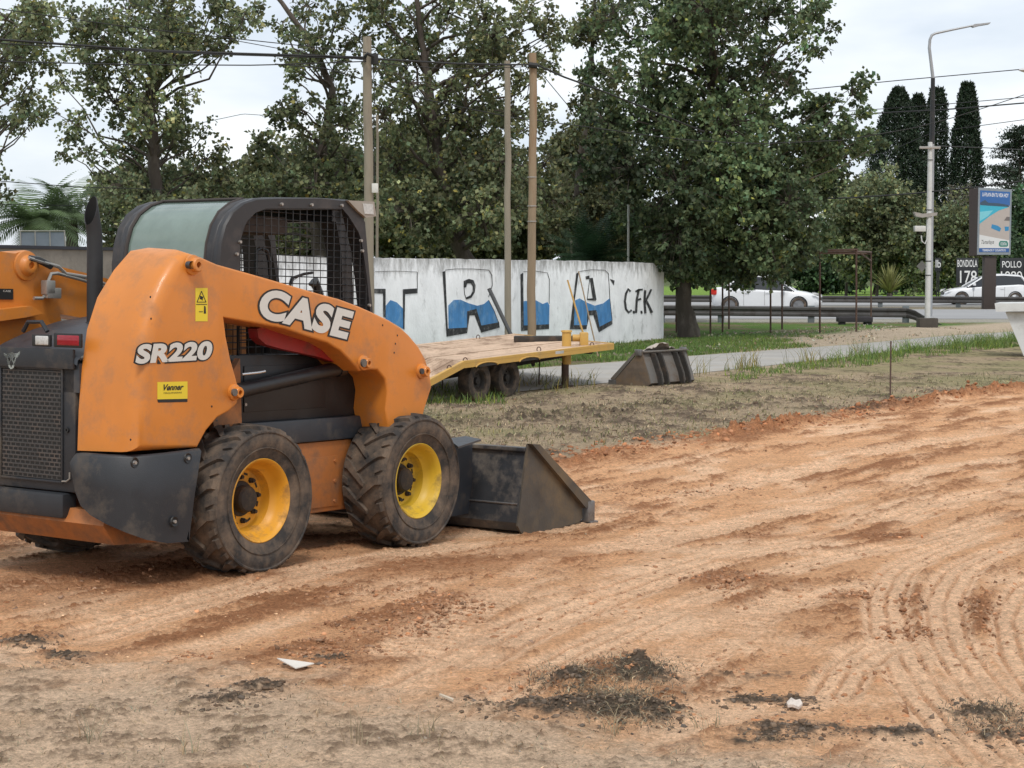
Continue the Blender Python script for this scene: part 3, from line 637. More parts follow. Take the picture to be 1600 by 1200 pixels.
pieces(sb, 'screen_bolt', mPipe, root)
# work light
wl = MB(); wl.prism([M(*q, y=.42) for q in ((544, 313), (585, 315), (588, 338), (572, 340), (560, 330))], (0, .12, 0)); wl = wl.build('work_light', mBeige, root)
ln = MB(); ln.prism([M(*q, y=.416) for q in ((567, 318), (583, 319), (584, 335), (570, 334))], (0, .02, 0)); ln.build('light_lens', mClear, wl)
# seat, grab loop, seat bar
se = MB(); se.bbox((.12, .55, 1.0), (.6, 1.18, 1.16), .05); se.bbox((.14, .58, 1.12), (.28, 1.15, 1.52), .06); se.bbox((.14, .70, 1.50), (.24, 1.03, 1.68), .05)
se.build('seat', mSeat, root)
gl = MB(); gl.tube([M(400, 425, y=.55), M(401, 392, y=.55), M(408, 388, y=.55), M(417, 392, y=.55), M(421, 410, y=.55), M(422, 430, y=.55)], .012, 6)
gl.tube([M(455, 442, y=.55), M(458, 434, y=.55), M(475, 428, y=.55), M(488, 426, y=.55)], .009, 6)
gl.tube([M(488, 446, y=1.0), M(491, 438, y=1.0), M(500, 462, y=1.0)], .03, 6); pieces(gl, 'grab_rail', mBlack, root)
sv = MB(); sv.bbox((.35, .6, 1.88), (.85, 1.25, 1.99), .03); sv.build('roof_liner', mat('liner', (.06, .05, .045), .7), root)
# --- hood, rear door, lights
HX = -.86
hoodp = [(-.875, 1.165), (-.872, 1.19), (-.85, 1.21), (-.75, 1.262), (-.6, 1.315), (-.42, 1.36), (-.2, 1.39), (.0, 1.40)]
hm = MB(); vs = []
for (x, z) in hoodp:
    for yy, dz in ((.50, -.025), (.56, -.004), (CY, .012), (2*CY-.56, -.004), (2*CY-.50, -.025)): vs.append((x, yy, z+dz))
hm.add(vs, [(5*i+k, 5*i+5+k, 5*i+6+k, 5*i+1+k) for i in range(len(hoodp)-1) for k in range(4)]); nb = len(hoodp)
hm.box((-.86, .50, 1.0), (0, 2*CY-.50, 1.15)); hm.build('hood', mSlate, root, smooth=50)
hh = MB(); a, b_, c_, d_ = M(36, 512, x=-.80), M(44, 503, x=-.80), M(65, 503, x=-.80), M(74, 512, x=-.80)
hh.tube([a-Vector((0, 0, .02)), b_, c_, d_-Vector((0, 0, .02))], .012, 6); hh.build('hood_handle', mPlast, root)
def onx(px, py, x): return M(px, py, x=x)
dr = MB(); t = onx(0, 548, HX).z; dr.bbox((HX, .53, .48), (HX+.10, 2*CY-.53, 1.165), .012)
door = dr.build('rear_door', mPlast, root)
q0, q1 = onx(96, 582, HX), onx(100, 755, HX)
gr = MB(); gr.add([(HX-.004, q0.y+.0, q1.z+.015), (HX-.004, 2*CY-q0.y, q1.z+.015), (HX-.004, 2*CY-q0.y, q0.z+.005), (HX-.004, q0.y, q0.z+.005)], [(0, 1, 2, 3)])
gr.build('radiator_grille', mGrille, door, smooth=0)
gf_ = MB(); zz = [q1.z+.01, q0.z+.01]; yy = [q0.y-.006, 2*CY-q0.y+.006]
for a, b in (((HX-.009, yy[0]-.012, zz[0]-.012), (HX-.001, yy[0], zz[1]+.012)), ((HX-.009, yy[1], zz[0]-.012), (HX-.001, yy[1]+.012, zz[1]+.012)), ((HX-.009, yy[0], zz[0]-.012), (HX-.001, yy[1], zz[0])), ((HX-.009, yy[0], zz[1]), (HX-.001, yy[1], zz[1]+.012))): gf_.bbox(a, b, .003)
gf_.build('grille_frame', mPlast, door)
tb = MB(); a, b = onx(130, 546, HX), onx(128, 578, HX); tb.bbox((HX-.022, .525, b.z), (HX-.002, 2*CY-.525, a.z), .008); band = tb.build('light_panel', mPlast, root)
def lens(px0, py0, px1, py1, nm, m, x=HX-.03):
    a, b = onx(px0, py0, x), onx(px1, py1, x); s = MB(); s.bbox((x, b.y, b.z), (x+.02, a.y, a.z), .009); return s.build(nm, m, band, smooth=60)
rec = MB(); 
for (a, b) in (((84, 520), (127, 544)), ((50, 522), (79, 542))):
    p, q = onx(*a, HX-.024), onx(*b, HX-.024); rec.bbox((HX-.027, q.y, q.z), (HX-.012, p.y, p.z), .007)
pieces(rec, 'light_housing', mBlackVinyl, band)
lens(88, 523, 123, 541, 'tail_light', mRedLens); lens(54, 524, 75, 540, 'reverse_light', mClear)
# latch
q = onx(105, 672, HX-.004); lt_ = MB(); lt_.lathe([(.014, .01), (.014, -.006), (.006, -.006), (.006, 0), (0, 0)], 16, O=(HX-.004, q.y, q.z), ax='x'); lt_.build('door_latch', mBlack, door)
lt_ = MB(); lt_.tube([onx(109, 738, HX-.012), onx(109, 748, HX-.012), onx(104, 752, HX-.012), onx(97, 752, HX-.012)], .005, 6); lt_.build('door_hook', mPipe, door)
# emblem: horned shield-like badge
e = MB(); ep = [(9, 553), (6, 551), (6, 555), (10, 559), (11, 566), (14, 574), (17, 577), (21, 575), (24, 567), (25, 560), (29, 557), (32, 552), (31, 549), (27, 552), (23, 552), (18, 550), (13, 552)]
e.prism([onx(*q, HX-.022) for q in ep], (.012, 0, 0)); em = e.build('badge', mChrome, door, smooth=0)
e = MB()
for pl in ([(12, 558), (15, 560), (14, 564)], [(23, 558), (20, 560), (21, 564)], [(15, 567), (17, 563), (20, 567), (17, 574)]): e.prism([onx(*q, HX-.0235) for q in pl], (.001, 0, 0))
e.build('badge_relief', mBlackVinyl, em, smooth=0)
# exhaust stack
a = M(150, 500, x=-.45); y_ = a.y+.01; x_ = -.45; r_ = .043; z1 = M(147, 352, x=-.45).z; n = 28
ex = MB(); hz = (Vector((-.56, .83, 0)).normalized()*.55+Vector((-.83, -.55, 0))*.95).normalized(); vs = []
def ring(z, k_, r):                 # k_ = 0 level ring, 1 = the steep cut at the mouth, its back edge leaning forward
    out = []
    for k in range(n):
        a_ = 2*math.pi*k/n; d_ = Vector((math.cos(a_), math.sin(a_), 0)); c_ = d_.dot(hz); out.append(Vector((x_, y_, z))+d_*r+hz*(.034*k_*(1-c_)*.5+.014*k_)+Vector((0, 0, .078*k_*(1-c_))))
    return out
for z, k_ in ((1.28, 0), (z1-.16, 0), (z1-.06, .12), (z1-.04, .3), (z1-.02, .6), (z1, 1)): vs += ring(z, k_, r_)
for z, k_, dr in ((z1, 1, .0045),): vs += ring(z, k_, r_-dr)
fs = [(i*n+k, i*n+(k+1) % n, (i+1)*n+(k+1) % n, (i+1)*n+k) for i in range(6) for k in range(n)]
mo = MB(); mv = ring(z1, 1, r_-.0045)+ring(z1-.03, .75, r_-.012)+ring(z1-.25, 0, r_-.016); mo.add(mv, [(i*n+k, i*n+(k+1) % n, (i+1)*n+(k+1) % n, (i+1)*n+k) for i in range(2) for k in range(n)]+[tuple(2*n+k for k in range(n))])
ex.add(vs, fs); ex.lathe([(.05, .0), (.05, .02), (.044, .024)], 24, O=(x_, y_, 1.335), ax='z')
ex.build('exhaust_stack', mat('exhaust_black', (.02, .021, .023), .6, var=.25, bump=.001, bscale=80), root, smooth=50, recalc=False)
mo.build('exhaust_mouth', mat('mouth_shade', (.004, .004, .004), .95), root, smooth=50)  # near-black colour stands in for the shade inside the pipe
# bumpers
def bumper_mb():
    cur = [(-.905, .52, .60, .66), (-.925, .47, .50, .694), (-.93, .42, .43, .70), (-.925, .35, .385, .70), (-.90, .26, .345, .698), (-.85, .17, .305, .698), (-.77, .10, .265, .70), (-.66, .06, .24, .704), (-.52, .045, .235, .71), (-.44, .045, .25, .714)]
    vs = []; m = MB(); n = len(cur)
    for i, (x, y, zb, zt) in enumerate(cur):
        a, b = cur[max(0, i-1)], cur[min(n-1, i+1)]; t = Vector((b[0]-a[0], b[1]-a[1], 0)).normalized(); nn = Vector((-t.y, t.x, 0))*.05
        sh = -.10*((zt-zb)/.5) if i == n-1 else 0; sx = [0, 0, sh*.5, sh]
        for kk, z in enumerate((zt, zt-.015, (zt+zb)/2, zb)):
            o = nn*.3 if kk == 0 else (nn*.15 if kk == 3 else nn*0); vs.append((x+o.x+[0, 0, sh*.5, sh][kk], y+o.y, z))
        vs.append((x+nn.x+sh, y+nn.y, zb+.02)); vs.append((x+nn.x, y+nn.y, zt-.002))
    m.add(vs, [(i*6+k, i*6+(k+1) % 6, i*6+6+(k+1) % 6, i*6+6+k) for i in range(n-1) for k in range(6)]+[tuple(range(6)), tuple((n-1)*6+k for k in range(6))])
    return m
bmp = bumper_mb(); bo = bmp.build('corner_bumper', mPlast, root, smooth=55)
bo2 = MB(); bo2.add([mir(v) for v in bmp.v], bmp.f); bo2.build('corner_bumper', mPlast, root, smooth=55)
bb = MB(); rc_ = MB()
for (px, py, y) in ((211, 723, .055), (294, 716, .045), (273, 815, .045)): q = M(px, py, y=y); rc_.lathe([(.028, .004), (.025, -.002), (.020, .0), (.014, .003)], 16, O=(q.x, q.y, q.z)); bb.lathe([(.010, .004), (.009, -.007), (0, -.007)], 6, O=(q.x, q.y, q.z))
pieces(bb, 'bumper_bolt', mPipe, bo); pieces(rc_, 'bolt_recess', mBlackVinyl, bo)
rb_ = MB(); rb_.bbox((-.90, .58, .345), (-.80, 2*CY-.58, .475), .02); rb_.build('rear_bumper_bar', mPlast, root)
lo = MB(); lo.prism([(-.85, .30, .40), (-.88, .30, .33), (-.80, .30, .225), (-.3, .30, .2), (-.3, .30, .40)], (0, 2*CY-.60, 0)); lo.build('belly_plate', mOrangeD, root)
# quick coupler and arm legs
qc = MB(); qc.bbox((1.62, .42, .30), (1.80, 2*CY-.42, .52), .02); qc.prism([(1.72, .45, .15), (1.98, .45, .12), (2.10, .45, .56), (1.95, .45, .62), (1.72, .45, .5)], (0, .06, 0)); qc.prism([(1.72, 1.22, .15), (1.98, 1.22, .12), (2.10, 1.22, .56), (1.95, 1.22, .62), (1.72, 1.22, .5)], (0, .06, 0)); qc.bbox((1.95, .35, .08), (2.10, 2*CY-.35, .6), .01); qc.build('quick_coupler', mBlack, root)
# --- bucket
def bucket_parts(parent, yn, yf, mB, mS, x0=2.30):
    # section: back bottom, back seam, back top, cutting tip
    B = [(x0+.06, .0), (x0+.0, .06), (x0+.02, .17), (x0+.10, .535)]; tip = (x0+.94, .0)
    b = MB()
    outp = [(tip[0], tip[1]), (x0+.10, -.005), (x0+.03, .015), (x0, .07), (x0+.02, .20), (x0+.10, .54), (x0+.115, .54), (x0+.035, .20), (x0+.02, .08), (x0+.05, .03), (x0+.11, .012), (tip[0], tip[1]+.012)]
    b.prism([(x, yn+.012, z) for x, z in outp], (0, yf-yn-.024, 0)); bk = b.build('bucket', mB, parent, smooth=25)
    for yy, sg, lab in ((yn, 1, 0), (yf-.014, 1, 1)):
        s = MB(); side = [(x0-.005, .05), (x0+.05, -.012), (x0+.12, -.025), (x0+.74, .0), (x0+.79, .03), (x0+.78, .11), (x0+.14, .56), (x0+.10, .575)]
        s.prism([(x, yy, z) for x, z in side], (0, .014, 0)); s.build('side_plate', mS, bk, smooth=0)
        g_ = MB(); yo = yy-.035 if lab == 0 else yy+.006
        g_.prism([(x0+.10, yo, .580), (x0+.19, yo, .572), (x0+.87, yo, .13), (x0+.78, yo, .10)], (0, .045, 0)); g_.build('edge_bar', mS, bk, smooth=0)
        t = MB(); t.bbox((x0+.80, yo-.004, .0), (x0+.89, yo+.05, .145), .012); t.bbox((x0+.82, yo-.012, -.012), (x0+.92, yo+.06, .004), .004); t.build('side_cutter', mSteelWorn, bk)
    tp = MB(); tp.bbox((x0+.07, yn+.01, .53), (x0+.14, yf-.01, .555), .004); tp.build('top_rail', mB, bk)
    sm = MB(); sm.tube([(x0+.016, yn+.02, .19), (x0+.016, yf-.02, .19)], .007, 6); sm.build('weld_seam', mSteelWorn, bk)
    return bk
bk = bucket_parts(root, -.10, 1.83, mBucket, mBuckSide)
fl = MB(); fl.prism([M(*q, z=.60) for q in ((700, 688), (716, 701), (752, 689), (728, 684))], (0, 0, .012)); fl.prism([(2.02, .30, .60), (2.34, .30, .56), (2.34, .30, .1), (2.05, .30, .1)], (0, .014, 0)); fl.build('coupler_plate', mSlate, bk)
# --- decals
def text_mesh(s, offset=0., spacing=1., shear=0.):
    cu = bpy.data.curves.new('txt', 'FONT'); cu.body = s; cu.size = 1; cu.offset = offset; cu.space_character = spacing; cu.shear = shear; cu.resolution_u = 6; cu.fill_mode = 'FRONT'
    o = bpy.data.objects.new('txt', cu); C.objects.link(o); bpy.context.view_layer.update()
    me = bpy.data.meshes.new_from_object(o.evaluated_get(bpy.context.evaluated_depsgraph_get()))
    bpy.data.objects.remove(o); vs = np.array([v.co[:] for v in me.vertices]); fs = [tuple(p.vertices) for p in me.polygons]; bpy.data.meshes.remove(me)
    return vs, fs
def decal(s, BL, BR, TL, name, m, parent, offset=.0, base_offset=0., lift=(0, 0, 0), spacing=1., shear=0):
    v0, _ = text_mesh(s, base_offset, spacing, shear); lo_, hi_ = v0.min(0), v0.max(0)
    v, f = text_mesh(s, offset, spacing, shear); u_ = (v[:, 0]-lo_[0])/(hi_[0]-lo_[0]); w_ = (v[:, 1]-lo_[1])/(hi_[1]-lo_[1])
    BL, BR, TL = Vector(BL), Vector(BR), Vector(TL)
    d = MB(); d.add([BL+(BR-BL)*a+(TL-BL)*b+Vector(lift) for a, b in zip(u_, w_)], f); return d.build(name, m, parent, smooth=0, recalc=False)
near_arm = [o for o in root.children if o.name.startswith('lift_arm')][0]
Y0 = .0995
def dpx(q, y=Y0): return M(*q, y=y)
decal('CASE', dpx((399, 495)), dpx((541, 531)), dpx((413, 448)), 'decal_lettering_outline', mBlackVinyl, near_arm, offset=.095, base_offset=.05, lift=(0, -.0015, 0), spacing=1.08)
decal('CASE', dpx((399, 495)), dpx((541, 531)), dpx((413, 448)), 'decal_lettering', mWhiteVinyl, near_arm, offset=.05, base_offset=.05, lift=(0, -.003, 0), spacing=1.08)
decal('SR220', dpx((210, 569)), dpx((328, 562)), dpx((216, 538)), 'decal_number_outline', mBlackVinyl, near_arm, offset=.11, base_offset=.05, lift=(0, -.0015, 0), spacing=1.04)
decal('SR220', dpx((210, 569)), dpx((328, 562)), dpx((216, 538)), 'decal_number', mWhiteVinyl, near_arm, offset=.05, base_offset=.05, lift=(0, -.003, 0), spacing=1.04)
def sticker(q, m, nm, y=Y0-.001, par=near_arm):
    s = MB(); s.prism([M(*p, y=y) for p in q], (0, .0008, 0)); return s.build(nm, m, par, smooth=0)
ws = sticker(((305.5, 450), (324.5, 450), (324.5, 502), (305.5, 502)), mYelVinyl, 'warning_sticker')
k1 = MB(); yy = Y0-.0022
def tri(m, pts, y=yy): m.prism([M(*p, y=y) for p in pts], (0, .0006, 0))
def pxline(m, a, b, w, y=yy):
    a, b = np.array(a, float), np.array(b, float); d = b-a; n_ = np.array([-d[1], d[0]])/np.hypot(*d)*w/2
    tri(m, (a+n_, b+n_, b-n_, a-n_), y)
for a, b in (((308, 472), (315, 455)), ((315, 455), (322, 472)), ((307.5, 472), (322.5, 472)), ((306.5, 475.5), (323.5, 475.5)), ((311, 487), (317, 487)), ((313, 466), (317, 469)), ((313, 463), (317, 467))): pxline(k1, a, b, 1.1)
tri(k1, ((319, 480), (321.5, 480), (322, 490), (318.5, 490))); tri(k1, ((319, 478), (321, 478), (321, 480), (319, 480))); tri(k1, ((313, 462), (318, 464), (316, 468), (312, 467)))
k1.build('warning_symbol', mBlackVinyl, near_arm, smooth=0)
sticker(((246, 597), (293, 596), (293, 623), (246, 624)), mYelVinyl, 'dealer_sticker'); sticker(((246, 624), (293, 623), (293, 628), (247, 629)), mBlackVinyl, 'dealer_sticker_base')
decal('Venner', M(253, 610, y=yy), M(285, 609, y=yy), M(256, 601, y=yy), 'dealer_name', mBlackVinyl, near_arm, offset=.03)
decal('MAQUINARIAS', M(256, 616, y=yy), M(284, 615, y=yy), M(256, 613, y=yy), 'dealer_line', mBlackVinyl, near_arm)
decal('CASE', M(5, 456, y=1.370), M(17, 456.5, y=1.370), M(5, 453, y=1.370), 'plate_lettering', mWhiteVinyl, root)

# ================================================================ TREES
def leaf_mat(name, col, trans=.35, rough=.55, hue=.25):
    m = bpy.data.materials.new(name); m.use_nodes = True; n = m.node_tree; lk = n.links.new; p = n.nodes['Principled BSDF']
    a = n.nodes.new('ShaderNodeAttribute'); a.attribute_name = 'leaf'
    v = n.nodes.new('ShaderNodeVectorMath'); v.operation = 'MULTIPLY'; lk(a.outputs['Color'], v.inputs[0]); v.inputs[1].default_value = col
    lk(v.outputs[0], p.inputs['Base Color']); p.inputs['Roughness'].default_value = rough; p.inputs['Specular IOR Level'].default_value = .35
    tr = n.nodes.new('ShaderNodeBsdfTranslucent'); lk(v.outputs[0], tr.inputs[0]); ms = n.nodes.new('ShaderNodeMixShader'); ms.inputs[0].default_value = trans
    lk(p.outputs[0], ms.inputs[1]); lk(tr.outputs[0], ms.inputs[2]); lk(ms.outputs[0], n.nodes['Material Output'].inputs[0]); return m
mBark = mat('bark', (.075, .060, .048), .9, var=.35, vscale=6, bump=.02, bscale=14, stretch=(1, 1, .3), dirt=(.14, .12, .1), dscale=5)
mBarkPale = mat('bark_pale', (.16, .14, .115), .9, var=.3, vscale=6, bump=.015, bscale=14, stretch=(1, 1, .3))
DM = 1.9
def leaves_arr(P, size, col, up=.35, asp=.8):
    N = len(P); d = rng.normal(size=(N, 3)); d /= np.linalg.norm(d, axis=1)[:, None]; d[:, 2] -= .35; d /= np.linalg.norm(d, axis=1)[:, None]
    r = rng.normal(size=(N, 3)); s = np.cross(d, r); s /= np.linalg.norm(s, axis=1)[:, None]; nn = np.cross(s, d)
    L_ = size*rng.uniform(.65, 1.25, N)[:, None]; W_ = L_*asp*.5
    a = P; b = P+d*L_*.45+s*W_+nn*L_*.08; c = P+d*L_; e = P+d*L_*.45-s*W_+nn*L_*.08
    V = np.stack([a, b, c, e], 1).reshape(-1, 3); Fq = np.arange(4*N).reshape(N, 4)
    return V, Fq, np.repeat(col, 4, 0)
def leafcol(N, sp=.34, yel=.025):
    b = np.exp(rng.normal(0, sp, N))[:, None]; c = np.ones((N, 3))*b; h = rng.normal(0, .10, N)
    c[:, 0] *= 1+h; c[:, 2] *= 1-h*.5
    y = rng.random(N) < yel; c[y] *= np.array([2.0, 1.6, .9]); return np.c_[c, np.ones(N)]
def tree(label, trunk, D, r0, clumps, leaf=.10, dens=1.0, lm=None, bark=None, group=None, depth=.8, cat='tree', name='tree', sub=.34, limb=.05, cv=.22, twigs=True, base_z=None, bare=0, spread=1.08, fill=.7, airy=0):
    """trunk: pixel path at distance D; clumps: (px, py, r px)"""
    tp = [Vector(at(x, y, D)) for x, y in trunk]
    if base_z is not None: tp[0].z = base_z
    base = tp[0].copy(); root_ = empty(name, base); tag(root_, label, cat, group)
    tk = MB(); n = len(tp); rs_ = [r0*(1-.75*i/(n-1))*(1.35 if i == 0 else 1) for i in range(n)]
    # subdivide trunk with slight wobble
    pts = []; rds = []
    for i in range(n-1):
        for k in range(4):
            t = k/4; p = tp[i].lerp(tp[i+1], t); 
            if i+k: p = p+Vector((random.gauss(0, r0*.10), random.gauss(0, r0*.10), 0))
            pts.append(p); rds.append(rs_[i]*(1-t)+rs_[i+1]*t)
    pts.append(tp[-1]); rds.append(rs_[-1])
    tk.tube([p-base for p in pts], rds, 10)
    zt = [p.z for p in pts]; m_px = D/F; LP = []; LC = []
    lbs = MB(); subs_all = []
    if fill:
        ex_ = []
        for _ in range(int(len(clumps)*fill)):
            a = random.choice(clumps); nb_ = sorted(clumps, key=lambda q: (q[0]-a[0])**2+(q[1]-a[1])**2)[1:5]; b = random.choice(nb_); t = random.uniform(.3, .7); ex_.append((a[0]*t+b[0]*(1-t), a[1]*t+b[1]*(1-t), (a[2]+b[2])*.42))
        clumps = list(clumps)+ex_
    for (cx, cy, cr) in clumps:
        c = Vector(at(cx, cy, D)); R_ = cr*m_px*spread; c.y += random.uniform(-1, 1)*depth*(1.2+R_)
        c.x *= c.y/D; c.z = CAMZ+(c.z-CAMZ)*c.y/D
        # limb from a lower point of the trunk to the clump
        dd = math.hypot(c.x-tp[-1].x, c.y-tp[-1].y); zs = max(c.z-.55*max(.6, math.hypot(c.x-base.x, c.y-base.y))-.3, 2.0+.3*abs(c.x-base.x))
        k = min(range(len(pts)), key=lambda q: abs(pts[q].z-zs)); s = pts[k]; L_ = (c-s).length
        mid = s.lerp(c, .5)+Vector((random.gauss(0, .08), random.gauss(0, .08), -.02-.08*random.random()))*L_
        q = [s, s.lerp(mid, .5)+Vector((0, 0, .04*L_)), mid, mid.lerp(c, .5)+Vector((random.gauss(0, .03), 0, random.gauss(0, .03)))*L_, c]
        r_l = min(rds[k]*.6, limb*(.5+R_*.55)); lbs.tube([p-base for p in q], [r_l, r_l*.8, r_l*.6, r_l*.4, r_l*.2], 6, cap=False)
        ns = max(4, int(DM*dens*(R_/sub)**2*5.2*(1 if not airy else airy+(1-airy)*min(1, max(0, (cy-90)/180))))); cb = math.exp(random.gauss(0, cv))
        for _ in range(ns):
            v = rng.normal(size=3); v /= np.linalg.norm(v); v *= R_*rng.random()**.45; v[2] *= .95
            sc = np.array(c)+v; subs_all.append((sc, c))
            if twigs and (random.random() < .45):
                e = Vector(sc); md = c.lerp(e, .5)+Vector((0, 0, .06)); lbs.tube([c-base, md-base, e-base], [.016, .011, .005], 3, cap=False)
            nl = int(rng.integers(10, 22)*(1-bare)); 
            if nl < 1: continue
            P_ = sc+rng.normal(size=(nl, 3))*np.array([.30, .30, .26])*sub*.62; LP.append(P_)
            b_ = cb*math.exp(random.gauss(0, .18)); q_ = leafcol(nl); q_[:, :3] *= b_; LC.append(q_)
    tk.build('trunk', bark or mBark, root_, smooth=60, recalc=False)
    lbs.build('branches', bark or mBark, root_, smooth=60, recalc=False)
    if LP:
        P_ = np.concatenate(LP)-np.array(base); V_, F_, C_ = leaves_arr(P_, leaf, np.concatenate(LC)); npmesh('crown', V_, F_, lm, root_, attrs={'leaf': C_})
    return root_
lmDeep = leaf_mat('leaf_deep_green', (.110, .150, .074), trans=.42); lmOlive = leaf_mat('leaf_olive', (.155, .178, .092), trans=.42); lmOliveY = leaf_mat('leaf_olive_yellow', (.180, .205, .110), trans=.42)
lmBrown = leaf_mat('leaf_brown_olive', (.130, .142, .070), trans=.4); lmDark = leaf_mat('leaf_dark', (.024, .040, .022), trans=.15); lmHedge = leaf_mat('leaf_hedge', (.065, .11, .055)); lmLime = leaf_mat('leaf_lime', (.115, .165, .075))
def RC(x0, y0, x1, y1, n, r0, r1): return [(random.uniform(x0, x1), random.uniform(y0, y1), random.uniform(r0, r1)) for _ in range(n)]
# large green tree right of the wall
tree('tall dense dark green tree with a leaning trunk just right of the painted wall', [(1076, 529), (1070, 480), (1064, 430), (1072, 380), (1090, 300), (1104, 200), (1112, 100), (1122, -60)], 43, .23,
     [(960, 30, 50), (930, 110, 36), (950, 190, 48), (930, 260, 34), (985, 270, 55), (1030, 40, 70), (1020, 130, 70), (1050, 210, 75), (1110, 20, 75), (1120, 110, 80), (1130, 200, 80), (1195, 30, 62), (1250, 22, 36), (1285, 8, 14), (1200, 110, 58), (1255, 52, 30), (1290, 48, 22), (1270, 78, 20), (1235, 118, 32), (1195, 190, 50),
      (1262, 168, 24), (1290, 190, 40), (1330, 150, 22), (1355, 122, 14), (1345, 178, 18), (1310, 220, 40), (1255, 225, 52), (1360, 212, 16), (1380, 222, 9), (1335, 235, 22), (1285, 270, 45), (1060, 290, 75), (1135, 290, 75), (1210, 290, 60), (1000, 345, 50), (1060, 365, 60), (1130, 365, 65), (1195, 360, 60), (1250, 340, 45),
      (1095, 425, 32), (1150, 418, 30), (1205, 412, 32), (1255, 400, 28), (1285, 360, 22), (1060, 425, 25), (1168, 445, 14), (1040, 400, 30), (1230, 436, 12), (1015, 395, 22), (1130, -60, 90), (1040, -60, 70), (1210, -50, 60)], leaf=.125, dens=1.5, lm=lmDeep, depth=.9, cv=.32, airy=.45, fill=.5)
# centre tree behind the wall
tree('big forked tree rising behind the painted wall between the utility poles', [(742, 430), (715, 380), (700, 320), (680, 210), (668, 120), (655, 40), (645, -60)], 38, .17,
     [(600, 30, 45), (650, 60, 60), (700, 20, 60), (760, 30, 55), (820, 20, 40), (850, 60, 30), (880, 40, 22), (780, 90, 50), (720, 110, 55), (640, 130, 50), (600, 100, 40), (560, 60, 40), (830, 120, 34), (870, 100, 18), (600, 180, 52), (670, 190, 60), (740, 190, 60), (800, 180, 45), (845, 190, 28),
      (620, 260, 60), (700, 270, 65), (780, 260, 60), (850, 260, 38), (640, 330, 55), (715, 340, 60), (790, 330, 55), (860, 310, 40), (700, -40, 60), (800, -40, 50), (600, -30, 50)], leaf=.105, dens=1.15, lm=lmOlive, depth=.9, limb=.06, airy=.62, fill=.6)
tree('slimmer tree with bare upper limbs left of the centre utility pole, behind the wall', [(500, 420), (490, 330), (505, 230), (520, 140), (480, 60), (440, 5), (400, -50)], 40, .14,
     [(470, 90, 28), (440, 40, 26), (455, 120, 24), (500, 60, 35), (530, 20, 35), (480, 10, 30), (520, 110, 38), (470, 170, 36), (430, 180, 24), (540, 170, 40), (420, 230, 30), (480, 240, 50), (540, 250, 50), (390, 290, 30), (440, 300, 48), (500, 320, 55), (550, 330, 45), (400, 350, 40)], leaf=.11, dens=1.1, lm=lmOlive, depth=.8, limb=.06, airy=.62, fill=.6)
tree('airy olive tree behind the loader cab with thin branches across the sky', [(250, 420), (246, 320), (240, 250), (236, 170), (240, 90), (262, 20), (285, -50)], 36, .16,
     [(200, 20, 45), (260, 30, 55), (330, 20, 45), (380, 30, 28), (150, 50, 35), (110, 30, 30), (330, 80, 28), (200, 90, 50), (260, 100, 45), (140, 110, 38), (95, 130, 24), (180, 160, 42), (240, 170, 45), (290, 150, 22), (120, 190, 26), (220, 230, 48), (280, 220, 36), (320, 250, 30), (350, 230, 14), (160, 240, 24), (240, 290, 50), (300, 290, 42), (350, 285, 26), (190, 290, 34), (170, 335, 30), (230, 340, 40), (290, 340, 40), (100, 240, 12), (260, -40, 60), (170, 90, 30), (300, 60, 34), (120, 80, 26), (360, 60, 22), (150, 130, 24), (275, 190, 26), (130, 215, 18), (325, 200, 14), (400, 20, 22), (75, 170, 16)], leaf=.10, dens=1.25, lm=lmOliveY, depth=.8, limb=.05, airy=.85, fill=.6)
tree('pale airy tree at the far left edge, seen in part', [(-90, 430), (-80, 300), (-60, 180), (-40, 80), (-20, -40)], 30, .14,
     [(10, 30, 40), (50, 20, 30), (-30, 60, 45), (30, 90, 36), (0, 140, 30), (50, 140, 20), (20, 190, 20), (60, 180, 10), (-10, 250, 22), (8, 300, 10), (-40, 200, 40), (75, 60, 22), (45, 60, 30), (70, 100, 24), (20, 60, 34), (40, 180, 16), (60, 20, 30)], leaf=.09, dens=1.2, lm=lmOliveY, depth=.7, limb=.05)
tree('brownish green tree filling the gap between the round poles and the large green tree', [(905, 430), (900, 360), (905, 270), (915, 180), (925, 80), (930, -20)], 47, .15,
     [(910, 60, 26), (940, 20, 34), (915, 150, 26), (900, 210, 20), (925, 250, 34), (900, 290, 36), (950, 310, 45), (890, 340, 34), (930, 360, 38), (985, 340, 36), (960, 120, 30)], leaf=.12, dens=1.4, lm=lmBrown, depth=.6)
